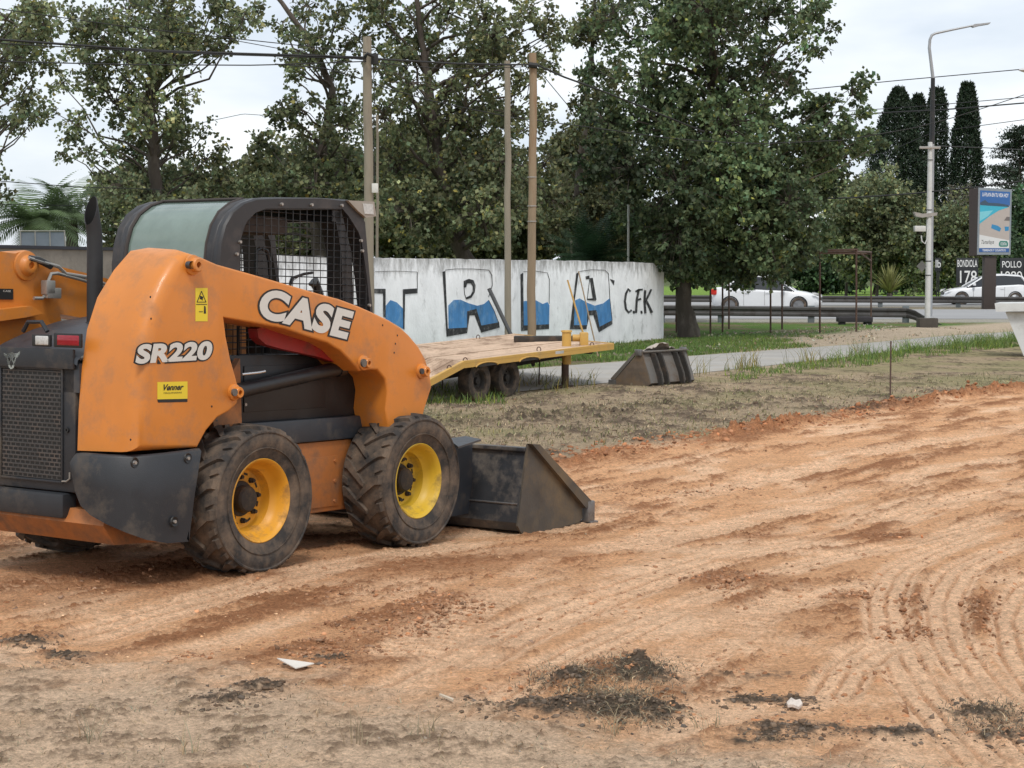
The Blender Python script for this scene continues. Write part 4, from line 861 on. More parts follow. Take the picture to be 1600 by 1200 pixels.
# understorey behind the wall
def shrub(label, cx, cy, w_, h_, D, lm, n=14, leaf=.15, dens=1.3, group=None, name='shrub', cat='shrub', base=None, sub=.4):
    cl = []
    for _ in range(n):
        a = random.uniform(-1, 1); b = random.uniform(-1, 1)
        if a*a+b*b > 1.15: a *= .7; b *= .7
        cl.append((cx+a*w_/2*.8, cy+b*h_/2*.8, random.uniform(.16, .28)*min(w_, h_*1.3)))
    by = base or cy+h_/2+20
    return tree(label, [(cx, by), (cx+4, (by+cy)/2), (cx, cy), (cx, cy-h_*.3)], D, .08, cl, leaf=leaf, dens=dens, lm=lm, group=group, depth=.5, cat=cat, name=name, sub=sub, limb=.03, twigs=False, base_z=0)
GB = 'bushy growth behind the wall'
for args in [('olive bushes behind the wall below the airy tree at left', 330, 370, 260, 100, 50, lmBrown, 22), ('bush seen through the loader cab screen above the wall', 500, 370, 200, 110, 48, lmBrown, 20),
             ('brown green bush above the letter T of the wall', 640, 355, 180, 120, 47, lmBrown, 20), ('thick bush behind the wall between the letters R and the two bare poles', 770, 350, 190, 130, 48, lmOlive, 20),
             ('bush filling the gap behind the feet of the two bare poles', 815, 385, 120, 70, 49, lmBrown, 16), ('dark bush above the right half of the painted wall', 930, 360, 200, 130, 52, lmBrown, 22), ('dark bush behind the trunk of the large green tree', 1060, 380, 160, 120, 56, lmDark, 18),
             ('tall thicket filling in behind the forked tree', 700, 300, 290, 170, 54, lmBrown, 28), ('tall thicket behind the slim tree left of the pole', 470, 310, 290, 160, 54, lmBrown, 28), ('low thicket right of the exhaust stack', 200, 380, 130, 70, 46, lmBrown, 12), ('tall thicket between the brown pole and the large tree', 930, 280, 150, 230, 56, lmBrown, 26), ('thicket behind the airy tree', 240, 330, 210, 120, 54, lmOliveY, 22)]:
    shrub(*args, group=GB)
# right background beyond the highway
shrub('rounded olive bush tree beyond the highway left of the black cypresses', 1370, 355, 150, 170, 108, lmOlive, 40, leaf=.24, sub=.8, dens=1.1, name='bush_tree', cat='tree')
shrub('lighter yellow green bush tree just right of the large tree', 1322, 345, 110, 170, 112, lmOliveY, 28, leaf=.26, sub=.8, dens=1.1, name='bush_tree', cat='tree')
shrub('brownish bush with bare tips behind the camera pole', 1480, 385, 140, 130, 106, lmOlive, 30, leaf=.22, sub=.8, dens=1., name='bush_tree', cat='tree')
for k, (cx, wd) in enumerate(((1180, 130), (1270, 140), (1365, 140), (1460, 130), (1555, 130), (1650, 120))):
    shrub(['dark hedge bush seen under the large tree, beyond the first white car', 'dark hedge bush behind the rusty frame', 'dark hedge bush behind the clump of strappy leaves', 'dark hedge bush behind the small diamond sign', 'dark hedge bush behind the billboard pillar', 'dark hedge bush at the right edge beyond the billboard'][k], cx, 415, wd, 80, 124, lmHedge, 24, leaf=.3, sub=.9, dens=1.3, group='hedge beyond the highway', base=458)
shrub('green bush tree behind the billboard at the right edge', 1590, 360, 120, 130, 128, lmHedge, 22, leaf=.3, sub=.9, dens=1.2, name='bush_tree', cat='tree')
# cypresses
def column_tree(label, px, top, bot, wpx, D, lm, prof, n=15000, leaf=.22, name='cypress', group='dark cypresses beyond the highway'):
    T_ = at(px, top, D); B_ = at(px, bot, D); H = T_[2]-B_[2]; m_px = D/F; rt = wpx*m_px/2
    rt_ = empty(name, (B_[0], D, 0)); tag(rt_, label, 'tree', group)
    MB().tube([(0, 0, 0), (0, 0, B_[2]+H*.9)], [.22, .04], 8).build('trunk', mBark, rt_)
    t = rng.random(n)**.9; a = rng.uniform(0, 2*np.pi, n); rad = np.interp(t, np.linspace(0, 1, len(prof)), prof)*rt
    bump = 1+.22*perlin(a*2.2, t*H*.7, 5+int(px))+.20*perlin(a*5, t*H*1.8, 6+int(px)); rad = rad*bump*(1-.35*rng.random(n)**2)
    P_ = np.c_[rad*np.cos(a), rad*np.sin(a), B_[2]+t*H]
    V_, F_, C_ = leaves_arr(P_, leaf, leafcol(n, .4, .0), asp=.55)
    V_ = V_.reshape(-1, 4, 3); V_[:, 2] += np.array([0, 0, .10]); V_ = V_.reshape(-1, 3)
    npmesh('crown', V_, F_, lm, rt_, attrs={'leaf': C_}); return rt_
column_tree('broad ragged black cypress nearest the large green tree', 1401, 138, 345, 104, 135, lmDark, [.9, 1.05, 1.0, .92, .8, .68, .52, .36, .12], 26000)
column_tree('narrow cypress tucked between the broad ragged one and the lamp post', 1432, 148, 345, 66, 137, lmDark, [1, 1, 1, .9, .85, .75, .62, .42, .15], 14000)
column_tree('round topped cypress directly behind the lamp post', 1461, 138, 345, 36, 139, lmDark, [1, 1, 1, 1, .98, .9, .85, .8, .5], 12000)
column_tree('tallest cypress standing alone right of the lamp post', 1508, 130, 345, 52, 133, lmDark, [1, 1, 1, .92, .85, .75, .62, .5, .28], 20000)
# cedar
cx_, D = 1592, 140; B_ = at(cx_, 345, D); cdr = empty('cedar', (B_[0], D, 0)); tag(cdr, 'spreading dark cedar with tiered boughs at the right edge', 'tree')
H = at(cx_, 195, D)[2]; MB().tube([(0, 0, 0), (0, 0, H*.97)], [.35, .05], 8).build('trunk', mBark, cdr)
br = MB(); LP = []; LC = []
for k in range(60):
    z = H*(.35+.63*(k/59)); Rm = (1-(k/59)**1.3)*3.9+.45; a = random.uniform(0, 6.28); n_ = 7
    tip = Vector((math.cos(a)*Rm, math.sin(a)*Rm, z+.12*Rm-.0)); pts = [Vector((0, 0, z-.3)).lerp(tip, t)+Vector((0, 0, .25*math.sin(t*3.1))) for t in np.linspace(0, 1, n_)]
    br.tube(pts, [.06*(1-t*.8) for t in np.linspace(0, 1, n_)], 4, cap=False)
    for p in pts[1:]:
        m_ = 34; q = np.array(p)+rng.normal(size=(m_, 3))*np.array([.42, .42, .07]); LP.append(q); LC.append(leafcol(m_, .3, 0))
br.build('branches', mBark, cdr, smooth=0); V_, F_, C_ = leaves_arr(np.concatenate(LP), .26, np.concatenate(LC), asp=.4); npmesh('crown', V_, F_, lmDark, cdr, attrs={'leaf': C_})
# bare twiggy shrub
tree('bare pale branched shrub in front of the tallest cypress', [(1500, 400), (1498, 360), (1500, 330), (1498, 300)], 118, .10, RC(1470, 290, 1530, 360, 26, 8, 16), leaf=.2, dens=.7, lm=lmBrown, bark=mBarkPale, bare=.93, name='bare_shrub', cat='shrub', sub=.5, depth=.4, base_z=0)
# arching fronds: palms, strappy clump
def frond_plant(label, px, py, D, n, Lm, lm, name, cat, leaflet=True, up=(.3, 1.2), wid=.05, trunk_h=0, group=None, droop=.55, z0=None):
    b = at(px, py, D); rt_ = empty(name, (b[0], D, 0 if z0 is None else z0)); tag(rt_, label, cat, group); zb = b[2]-(0 if z0 is None else z0)
    if trunk_h or zb > .4: MB().tube([(0, 0, 0), (0, 0, zb)], [.2, .16], 10).build('trunk', mBark, rt_)
    V_ = []; F_ = []; C_ = []
    for k in range(n):
        a = random.uniform(0, 6.28); el = random.uniform(*up); Lg = Lm*random.uniform(.7, 1.1); m_ = 12; p = np.array([0, 0, zb]); d_ = np.array([math.cos(a)*math.cos(el), math.sin(a)*math.cos(el), math.sin(el)]); pts = [p]
        for i in range(m_): p = p+d_*Lg/m_; d_ = d_+np.array([0, 0, -droop*2/m_*(.3+i/m_)]); d_ /= np.linalg.norm(d_); pts.append(p)
        pts = np.array(pts); sh = math.exp(random.gauss(0, .25))
        side = np.array([-math.sin(a), math.cos(a), 0])
        if leaflet:
            for i in range(1, m_+1):
                for f in (0, .5):
                    q = pts[i-1]*(1-f)+pts[i]*f; t_ = (pts[i]-pts[i-1])/(np.linalg.norm(pts[i]-pts[i-1])); ll = Lm*.28*math.sin(min(3.1, .5+2.6*(i+f)/m_))
                    for s_ in (-1, 1):
                        e = q+(side*s_*.8+t_*.5+np.array([0, 0, -.25]))*ll; w_ = t_*wid; o = len(V_); V_ += [q-w_*.5, q+w_*.5, e, (q+e)/2-w_*.7]; F_.append([o, o+1, o+2, o+3]); C_ += [[sh, sh, sh, 1]]*4
        else:
            for i in range(m_):
                w0 = wid*(1-(i/m_)**2)+.002; w1 = wid*(1-((i+1)/m_)**2)+.002; o = len(V_); V_ += [pts[i]-side*w0, pts[i]+side*w0, pts[i+1]+side*w1, pts[i+1]-side*w1]; F_.append([o, o+1, o+2, o+3]); C_ += [[sh, sh, sh, 1]]*4
    npmesh('leaves', np.array(V_), np.array(F_), lm, rt_, attrs={'leaf': C_}); return rt_
frond_plant('bright green feathery palm behind the grey boards at far left', 55, 345, 46, 60, 2.0, lmLime, 'palm_tree', 'palm tree', up=(-.3, 1.15), z0=0, wid=.034, droop=.9)
frond_plant('green palm to the right of the far left palm, behind the exhaust stack', 112, 335, 50, 50, 1.9, lmLime, 'palm_tree', 'palm tree', up=(-.3, 1.15), z0=0, wid=.034, droop=.9)
frond_plant('small dark palm just above the right end of the painted wall', 925, 405, 44.5, 60, 1.6, leaf_mat('palm_dark', (.035, .075, .035)), 'palm_tree', 'palm tree', up=(-.1, 1.4), z0=0, wid=.02)
lmStrap = leaf_mat('strap_leaf', (.24, .24, .09), trans=.2)
frond_plant('pale clump of upright strappy leaves beside the highway, right of the first car', 1390, 458, 100, 120, 1.7, lmStrap, 'flax_clump', 'plant', leaflet=False, up=(.55, 1.5), wid=.06, droop=.35, z0=0)
mStump = mat('pale_trunk', (.42, .36, .29), .9, var=.2, bump=.02, bscale=8)
t_ = MB(); b0 = Vector(at(897, 425, 50)); t_.tube([Vector((b0.x, 50, 0)), Vector(at(898, 400, 50)), Vector(at(895, 350, 50)), Vector(at(897, 318, 50)), Vector(at(899, 302, 50))], [.13, .12, .12, .13, .07], 10)
tag(t_.build('dead_trunk', mStump), 'pale broken dead trunk standing behind the wall right of the bare poles', 'tree trunk')

# ================================================================ WALLS AND THEIR PAINT
WD = np.array([-.40285, -.91525, 0]); WP = np.array([3.73, 42., 0]); WN = np.array([.91525, -.40285, 0])    # runs toward the camera, leftwards; normal toward the road
def W(px, py, off=0.):
    d = ray(px, py); q = WP+WN*off; t = ((q-CP)@WN)/(d@WN); return Vector(CP+t*d)
mWall = mat('whitewashed_wall', (.80, .815, .82), .85, var=.13, vscale=3.0, dirt=(.22, .22, .21), dscale=3.4, dlo=.56, dhi=.76, bump=.006, bscale=22, damt=.8, stretch=(1, 1, .7))
def wall_top_dirt(m):       # grime that has run down from the coping
    n = m.node_tree; lk = n.links.new; p = n.nodes['Principled BSDF']; src = p.inputs['Base Color'].links[0].from_socket
    t = n.nodes.new('ShaderNodeTexCoord'); s = n.nodes.new('ShaderNodeSeparateXYZ'); lk(t.outputs['Object'], s.inputs[0])
    mp_ = n.nodes.new('ShaderNodeMapping'); mp_.inputs['Scale'].default_value = (2.6, 2.6, 1.0); lk(t.outputs['Object'], mp_.inputs[0])
    q = n.nodes.new('ShaderNodeTexNoise'); q.inputs['Scale'].default_value = 2.2; q.inputs['Detail'].default_value = 9; q.inputs['Roughness'].default_value = .72; lk(mp_.outputs[0], q.inputs[0])
    a = n.nodes.new('ShaderNodeMath'); a.operation = 'MULTIPLY_ADD'; a.inputs[1].default_value = 1.5; a.inputs[2].default_value = -.75-1.56; lk(q.outputs[0], a.inputs[0])
    b = n.nodes.new('ShaderNodeMath'); b.operation = 'ADD'; lk(a.outputs[0], b.inputs[0]); lk(s.outputs[2], b.inputs[1])
    r = n.nodes.new('ShaderNodeMapRange'); r.inputs['From Min'].default_value = .0; r.inputs['From Max'].default_value = .42; r.inputs['To Max'].default_value = .8; lk(b.outputs[0], r.inputs[0])
    mi = n.nodes.new('ShaderNodeMix'); mi.data_type = 'RGBA'; lk(r.outputs[0], mi.inputs[0]); lk(src, mi.inputs[6]); mi.inputs[7].default_value = (.15, .145, .13, 1); lk(mi.outputs[2], p.inputs['Base Color'])
wall_top_dirt(mWall)
def wallpt(px, z, off=0.):
    p = W(px, 500, off); return Vector((p.x, p.y, z))
def topz(px): return W(px, np.interp(px, [0, 200, 590, 750, 940, 1000, 1040], [388, 392, 403, 405, 408.5, 410, 412])).z
wb = MB(); pxs = np.concatenate([np.linspace(330, 1000, 90), np.linspace(1004, 1040, 6)]); vs = []
for q in pxs:
    p = wallpt(q, 0); bend = max(0, (q-1000)/40)**2*.05; p -= Vector(WN)*bend; tz = topz(q)+.006*random.gauss(0, 1)
    for off, z in ((0, -.1), (0, tz-.02), (-.01, tz), (-.14, tz), (-.15, tz-.02), (-.15, -.1)): vs.append((p.x+WN[0]*off, p.y+WN[1]*off, z))
wb.add(vs, [(i*6+k, i*6+(k+1) % 6, i*6+6+(k+1) % 6, i*6+6+k) for i in range(len(pxs)-1) for k in range(6)]+[tuple(range(6)), tuple((len(pxs)-1)*6+k for k in range(6))])
wall = wb.build('wall', mWall, smooth=30); tag(wall, 'long whitewashed wall painted with blue and black letters, stained along its top', 'wall')
mConc = mat('bare_concrete', (.21, .19, .16), .9, var=.2, vscale=3, dirt=(.11, .1, .085), dscale=2, dlo=.5, dhi=.75, bump=.006, bscale=20)
wb = MB(); vs = []
pq = np.linspace(-60, 322, 12)
for q in pq:
    p = wallpt(q, 0); tz = topz(q)
    for off, z in ((0, -.1), (0, tz), (-.15, tz), (-.15, -.1)): vs.append((p.x+WN[0]*off, p.y+WN[1]*off, z))
wb.add(vs, [(i*4+k, i*4+(k+1) % 4, i*4+4+(k+1) % 4, i*4+4+k) for i in range(11) for k in range(4)]+[(0, 1, 2, 3), (44, 45, 46, 47)])
w2 = wb.build('wall', mConc, smooth=0); tag(w2, 'bare brown concrete wall with a dark capping behind the left of the loader', 'wall')
cp_ = MB(); vs = []
for q in pq:
    p = wallpt(q, 0); tz = topz(q)
    for off, z in ((.03, tz+.002), (.03, tz+.04), (-.18, tz+.04), (-.18, tz+.002)): vs.append((p.x+WN[0]*off, p.y+WN[1]*off, z))
cp_.add(vs, [(i*4+k, i*4+(k+1) % 4, i*4+4+(k+1) % 4, i*4+4+k) for i in range(11) for k in range(4)]+[(0, 1, 2, 3), (44, 45, 46, 47)]); cp_.build('capping', mat('capping', (.02, .022, .03), .7), w2, smooth=0)
mPB = mat('paint_blue', (.06, .23, .50), .75, var=.35, vscale=4, dirt=(.26, .42, .58), dscale=3.5, dlo=.50, dhi=.72, stretch=(1, 1, .6))
mPK = mat('paint_black', (.022, .024, .026), .75, var=.2, dirt=(.22, .22, .22), dscale=8, dlo=.52, dhi=.70)
mPW = mat('paint_white', (.66, .68, .70), .8, var=.1, vscale=4, dirt=(.4, .4, .4), dscale=4, dlo=.55, dhi=.8)
def paint(name, m, polys, off):
    for pl in polys:
        s = MB(); s.prism([W(x, y, off) for x, y in pl], Vector(WN)*.0015); s.build(name, m, wall, smooth=0)
Z5 = lambda *p: [(680+x/3.81, 380+y/3.81) for x, y in p]
Z2 = lambda *p: [(340+x/4, 280+y/4) for x, y in p]
def stroke(pts, w_):
    out = []; pts = [np.array(p, float) for p in pts]; l = []; r = []
    for i, p in enumerate(pts):
        t = pts[min(i+1, len(pts)-1)]-pts[max(i-1, 0)]; n_ = np.array([-t[1], t[0]])/np.hypot(*t); ww = (w_[i] if isinstance(w_, (list, tuple)) else w_)/2; l.append(tuple(p+n_*ww)); r.append(tuple(p-n_*ww))
    return l+r[::-1]
# letters: T, R, I, A (black shadow edges, blue lower halves), then C.F.K
paint('painted_blue', mPB, [Z2((1050, 870), (1052, 790), (1080, 755), (1120, 770), (1160, 810), (1168, 940), (1110, 905), (1055, 880))], .004)
paint('painted_black', mPK, [Z2((975, 685), (1050, 685), (1050, 865), (1035, 858), (1035, 715), (975, 712)), Z2((1158, 688), (1250, 682), (1250, 712), (1172, 718), (1168, 938), (1160, 935))], .007)
paint('painted_black', mPK, [stroke(Z2((985, 578), (1120, 574), (1248, 580)), .7), stroke(Z2((1248, 580), (1249, 690)), .8)], .007)
paint('painted_blue', mPB, [Z5((80, 512), (78, 370), (110, 338), (150, 336), (200, 358), (250, 372), (290, 362), (318, 338), (350, 400), (378, 474), (275, 505), (245, 395), (190, 405), (190, 505))], .004)
paint('painted_black', mPK, [Z5((44, 170), (60, 165), (75, 508), (190, 502), (190, 405), (245, 390), (275, 490), (380, 470), (384, 502), (275, 532), (235, 428), (205, 430), (190, 535), (68, 556)), Z5((170, 225), (200, 212), (228, 220), (240, 250), (236, 290), (215, 325), (185, 334), (184, 322), (210, 310), (224, 285), (224, 255), (212, 238), (190, 240), (184, 262), (170, 265))], .007)
paint('painted_black', mPK, [stroke(Z5((60, 160), (120, 153), (220, 153), (320, 160), (338, 190), (340, 250), (318, 320)), .9), stroke(Z5((172, 265), (175, 300), (186, 334)), .8), stroke(Z5((318, 338), (350, 400), (378, 474)), .8)], .007)
paint('painted_blue', mPB, [Z5((524, 345), (600, 340), (640, 362), (668, 350), (680, 370), (678, 488), (586, 492), (524, 492))], .004)
paint('painted_black', mPK, [Z5((508, 185), (524, 175), (527, 490), (678, 482), (678, 510), (512, 522))], .007)
paint('painted_black', mPK, [stroke(Z5((524, 170), (600, 166), (668, 176), (680, 215), (679, 360)), .7)], .007)
paint('painted_blue', mPB, [Z5((825, 490), (822, 345), (860, 328), (900, 352), (950, 372), (1000, 358), (1038, 328), (1052, 462), (978, 500), (962, 405), (915, 408), (905, 490))], .004)
paint('painted_black', mPK, [Z5((840, 180), (855, 172), (832, 330), (826, 488), (905, 488), (905, 402), (958, 398), (978, 498), (1054, 458), (1055, 482), (975, 530), (942, 428), (918, 430), (900, 512), (802, 512)), Z5((920, 208), (938, 206), (960, 335), (955, 342), (905, 338), (908, 330), (938, 328)), Z5((895, 198), (918, 192), (920, 212), (898, 215)), Z5((1040, 212), (1068, 222), (1064, 250))], .007)
paint('painted_black', mPK, [stroke(Z5((855, 168), (930, 158), (1010, 160), (1032, 180), (1040, 330), (1054, 458)), .8), stroke(Z5((920, 212), (905, 335)), .8)], .007)
paint('painted_initials', mPK, [stroke(Z5((1163, 288), (1150, 272), (1136, 300), (1129, 345), (1136, 392), (1152, 412), (1170, 398)), 3.3),
    stroke(Z5((1212, 278), (1200, 335), (1196, 415)), 3.4), stroke(Z5((1193, 288), (1212, 277), (1236, 276)), 2.9), stroke(Z5((1200, 340), (1226, 330)), 2.9),
    stroke(Z5((1250, 280), (1246, 345), (1252, 418)), 3.5), stroke(Z5((1287, 274), (1270, 310), (1250, 350)), 2.9), stroke(Z5((1254, 338), (1272, 372), (1292, 414)), 3.3), Z5((1176, 402), (1187, 402), (1189, 418), (1178, 420)), Z5((1222, 402), (1233, 402), (1235, 418), (1224, 420))], .007)
# first painted letters, seen through the cab screen
paint('painted_black', mPK, [stroke([(453, 452), (456, 440), (470, 430), (490, 426)], 1), [(486, 446), (490, 436), (495, 438), (503, 470), (497, 468), (490, 452)], [(452, 440), (455, 432), (459, 432), (456, 442), (455, 452), (451, 451)]], .007)
paint('painted_blue', mPB, [[(488, 470), (492, 455), (500, 466), (510, 472), (510, 490), (488, 484)]], .004)

# ================================================================ POLES, WIRES
mWood = mat('weathered_wood', (.27, .235, .18), .9, var=.2, vscale=5, bump=.006, bscale=22, stretch=(1, 1, .12), dirt=(.15, .13, .1), dscale=5)
mWoodB = mat('brown_wood', (.29, .215, .14), .9, var=.25, vscale=5, bump=.006, bscale=22, stretch=(1, 1, .12), dirt=(.19, .10, .05), dscale=5)
mWire = mat('cable_black', (.018, .018, .018), .7)
def pole(label, px, top, D, wpx, m, lean=0, name='utility_pole', r1=.85, group='wooden poles by the wall'):
    T_ = Vector(at(px[0], top, D)); B_ = Vector(at(px[1], 560, D)); B_.z = 0; r_ = wpx/2*D/F
    o = empty(name, B_); tag(o, label, 'pole', group); n_ = 10
    MB().tube([(T_-B_)*t+Vector((random.gauss(0, .006), random.gauss(0, .006), 0)) for t in np.linspace(0, 1, n_)], [r_*(1-(1-r1)*t) for t in np.linspace(0, 1, n_)], 14).build('post', m, o, smooth=60); return o, T_, B_, r_
p1, T1, B1, r1_ = pole('greyish wooden utility pole rising behind the cab work light', (574, 577), 58, 27.8, 16, mWood)
s = MB(); c_ = Vector(at(586, 294, 27.7))-B1; s.bbox((c_.x-.05, c_.y-.04, c_.z-.075), (c_.x+.05, c_.y+.04, c_.z+.075), .01); s.build('meter_box', mat('white_plastic', (.62, .61, .57), .5), p1)
s = MB(); c_ = Vector(at(585, 92, 27.7))-B1; s.bbox((c_.x-.05, c_.y-.06, c_.z-.09), (c_.x+.06, c_.y+.04, c_.z+.08), .01); s.build('cable_box', mWire, p1)
s = MB(); s.tube([Vector(at(571, 88, 27.6))-B1, Vector(at(574, 84, 27.5))-B1, Vector(at(583, 88, 27.6))-B1], .03, 6); s.build('cable_bracket', mWire, p1)
s = MB(); s.tube([Vector(at(x, y, 27.68))-B1 for x, y in ((583, 100), (585, 140), (584, 200), (585, 285))], .007, 5); s.build('down_cable', mWire, p1)
pole('thin brown pole close behind the grey pole with the white meter box', (589, 590), 180, 28.6, 5, mWood, r1=.8)
p2, T2, B2, r2_ = pole('slim grey green wooden pole, left of the pair before the wall', (793, 794), 95, 32.0, 11, mWood)
p3, T3, B3, r3_ = pole('thicker brown wooden pole, right of the pair before the wall', (833, 830), 83, 32.4, 14, mWoodB)
s = MB(); s.tube([Vector(at(826, 101, 32.3))-B3, Vector(at(840, 103, 32.3))-B3], .05, 8); s.build('cable_clamp', mWire, p3)
for zpx in (277, 322, 346):
    c_ = Vector(at(831, zpx, 32.4))-B3; s = MB(); s.lathe([(r3_*1.05, -.01), (r3_*1.07, 0), (r3_*1.05, .01)], 16, O=c_, ax='z'); s.build('tie_wire', mPipe, p3)
gw = MB(); a, b = Vector(at(764, 451, 30.4)), Vector(at(802, 531, 30.2)); gw.tube([a, b], .035, 10)
tag(gw.build('guy_wire_guard', mat('dark_grey_guard', (.06, .06, .062), .6)), 'dark grey guard tube leaning on the guy wire before the letter R', 'guard tube')
def wire(pts, D0, D1, r_px=1.0, sag=0, label=None, m=mWire):
    n_ = 24; P_ = []
    arr = [np.array(p, float) for p in pts]; t_ = np.linspace(0, 1, len(arr))
    for t in np.linspace(0, 1, n_):
        x = np.interp(t, t_, [a[0] for a in arr]); y = np.interp(t, t_, [a[1] for a in arr])+sag*4*t*(1-t); P_.append(Vector(at(x, y, D0+(D1-D0)*t)))
    o = MB().tube(P_, r_px*.5*(D0+D1)/2/F, 5).build('power_line', m, smooth=60); tag(o, label, 'cable', 'overhead cables'); return o
wire([(-250, 36), (0, 62), (250, 80), (572, 90)], 24, 27.7, 4.0, 0, 'thickest black cable running from the left edge to the grey pole')
wire([(-250, 44), (0, 66), (300, 82), (572, 92)], 24.3, 27.7, 1.8, 2, 'black cable close below the thickest one at left')
wire([(-250, 88), (0, 96), (200, 101), (400, 102), (572, 96)], 24, 27.7, 2.0, 0, 'lower black cable from the left edge to the grey pole')
wire([(-250, -30), (0, 14), (200, 42), (420, 66), (572, 82)], 24, 27.7, 1.6, 0, 'thin cable slanting down to the grey pole from the upper left edge')
wire([(120, -30), (200, 2), (360, 62), (480, 84), (572, 94)], 26, 27.7, 1.3, 0, 'thin cable crossing steeply down from the top edge at left')
wire([(587, 92), (700, 99), (790, 101), (828, 101)], 27.7, 32.3, 3.2, 0, 'thick cable between the grey pole and the brown pole')
wire([(587, 98), (700, 108), (830, 104)], 27.7, 32.3, 1.3, 0, 'thin cable hanging just under the thick one between the poles')
wire([(838, 101), (880, 120), (930, 138), (1000, 166), (1100, 206)], 32.3, 40, 3.0, 0, 'thick cable going down to the right from the brown pole into the tree')
wire([(838, 105), (900, 180), (960, 200)], 32.3, 44, 1.2, 0, 'thin cable dropping from the brown pole towards the large tree')
wire([(430, 100), (520, 108), (640, 150), (790, 182), (930, 200), (1060, 218), (1180, 225), (1320, 219), (1450, 196), (1600, 149), (1700, 110)], 30, 44, 1.5, 0, 'long sagging cable crossing in front of the large tree to the right edge')
wire([(1240, 142), (1400, 126), (1600, 108), (1750, 94)], 70, 60, 1.5, 0, 'uppermost thin cable in the open sky at right')
wire([(1290, 176), (1440, 166), (1600, 152), (1750, 140)], 70, 60, 1.2, 0, 'faint cable crossing the cypress tops')
wire([(1290, 182), (1400, 175), (1480, 171), (1600, 161), (1750, 150)], 70, 60, 2.2, 0, 'thicker cable just below the faint one at the cypress tops')
wire([(1300, 250), (1380, 240), (1460, 206), (1600, 187), (1750, 170)], 72, 62, 1.1, 0, 'faint slanting cable below the cypress tops')
wire([(1464, 228), (1540, 231), (1620, 235)], 49.3, 60, 1.3, 0, 'short cable leaving the crossarm of the white pole to the right')
wire([(1140, 308), (1240, 312), (1330, 309), (1420, 303), (1530, 292), (1650, 276)], 62, 56, 2.4, 0, 'black cable crossing in front of the bush trees to the billboard')
wire([(-200, 262), (0, 283), (120, 292), (250, 296)], 27, 33, 1.4, 0, 'lone cable low at the left edge')
wire([(-200, 314), (0, 319), (140, 322)], 27, 33, 1.2, 0, 'cable just above the palm at the left edge')
wire([(300, 195), (380, 178), (440, 182)], 40, 44, .9, 0, 'faint distant cable between the two left trees')
# white pole with crossarm, lamp post behind
D = 49; b = at(1449, 505, D); wp_ = empty('utility_pole', (b[0], D, 0)); tag(wp_, 'short white concrete pole with a small crossarm on a dark block', 'pole')
mWhiteP = mat('white_painted_concrete', (.60, .61, .60), .7, var=.08, dirt=(.35, .34, .31), dscale=4, dlo=.5, dhi=.8)
zt = at(1449, 222, D)[2]; MB().tube([(0, 0, .1), (0, 0, zt)], [.082, .062], 14).build('post', mWhiteP, wp_)
s = MB(); s.bbox((-.27, -.22, -.05), (.26, .22, .33), .03); s.build('base_block', mat('dark_block', (.07, .06, .05), .9, bump=.01), wp_)
s = MB(); z_ = at(1449, 231, D)[2]; s.bbox((-.32, -.11, z_-.035), (.27, -.07, z_+.035), .008); s.build('crossarm', mPipe, wp_)
s = MB()
for k in range(5):
    z_ = at(1449, [250, 328, 338, 408, 430][k], D)[2]; s.lathe([(.084, -.012), (.087, 0), (.084, .012)], 14, O=(0, 0, z_), ax='z')
s.build('pole_band', mBlack, wp_)
def onp(px, py, dy=-.1): 
    p = at(px, py, D); return Vector((p[0]-b[0], dy, p[2]))
s = MB(); c_ = onp(1436, 357); s.bbox((c_.x-.16, -.2, c_.z-.09), (c_.x+.15, .0, c_.z+.07), .02); cb = s.build('camera_housing', mat('cam_white', (.6, .6, .57), .5), wp_)
s = MB(); s.lathe([(.085, .0), (.08, -.04), (.05, -.08), (0, -.095)], 16, O=(c_.x, -.1, c_.z-.08), ax='z'); s.build('camera_dome', mBlackVinyl, cb)
s = MB(); s.tube([onp(1438, 368), onp(1439, 377), onp(1444, 381), onp(1447, 374), onp(1448, 355)], .02, 6); s.build('camera_arm', mWhiteP, wp_)
s = MB(); s.prism([onp(1427, 331), onp(1440, 334), onp(1464, 332), onp(1462, 337), onp(1440, 340), onp(1430, 338)], (0, .2, 0)); s.build('bracket_plate', mPipe, wp_)
s = MB(); s.prism([onp(1430, 416, -.14), onp(1439, 407, -.14), onp(1446, 416, -.14), onp(1439, 425, -.14)], (0, .01, 0)); s.build('sign_back', mat('sign_grey', (.12, .12, .11), .6), wp_)
D = 62; b = at(1452, 490, D); lp_ = empty('street_lamp', (b[0], D, 0)); tag(lp_, 'tall slender street lamp with a black mid section and long bent arm', 'street lamp')
def onl(px, py): p = at(px, py, D); return Vector((p[0]-b[0], 0, p[2]))
mGalv = mat('galvanised', (.36, .37, .38), .5, metal=.5); z1, z2 = onl(0, 225).z, onl(0, 122).z
MB().tube([(0, 0, 0), (0, 0, z1)], [.11, .09], 12).build('post', mGalv, lp_)
MB().tube([(0, 0, z1), (0, 0, z2)], [.092, .075], 12).build('painted_section', mBlack, lp_)
MB().tube([(0, 0, z2), onl(1452, 75), onl(1453, 62), onl(1456, 55), onl(1462, 52), onl(1490, 46), onl(1520, 40)], [.06, .055, .05, .05, .045, .04, .035], 10).build('arm', mGalv, lp_)
s = MB(); s.add([v+Vector((0, dy, 0)) for v in (onl(1517, 41), onl(1522, 38), onl(1530, 37.5), onl(1547, 35.5), onl(1545, 38), onl(1530, 40.5), onl(1521, 43)) for dy in (-.12, .12)], []); 
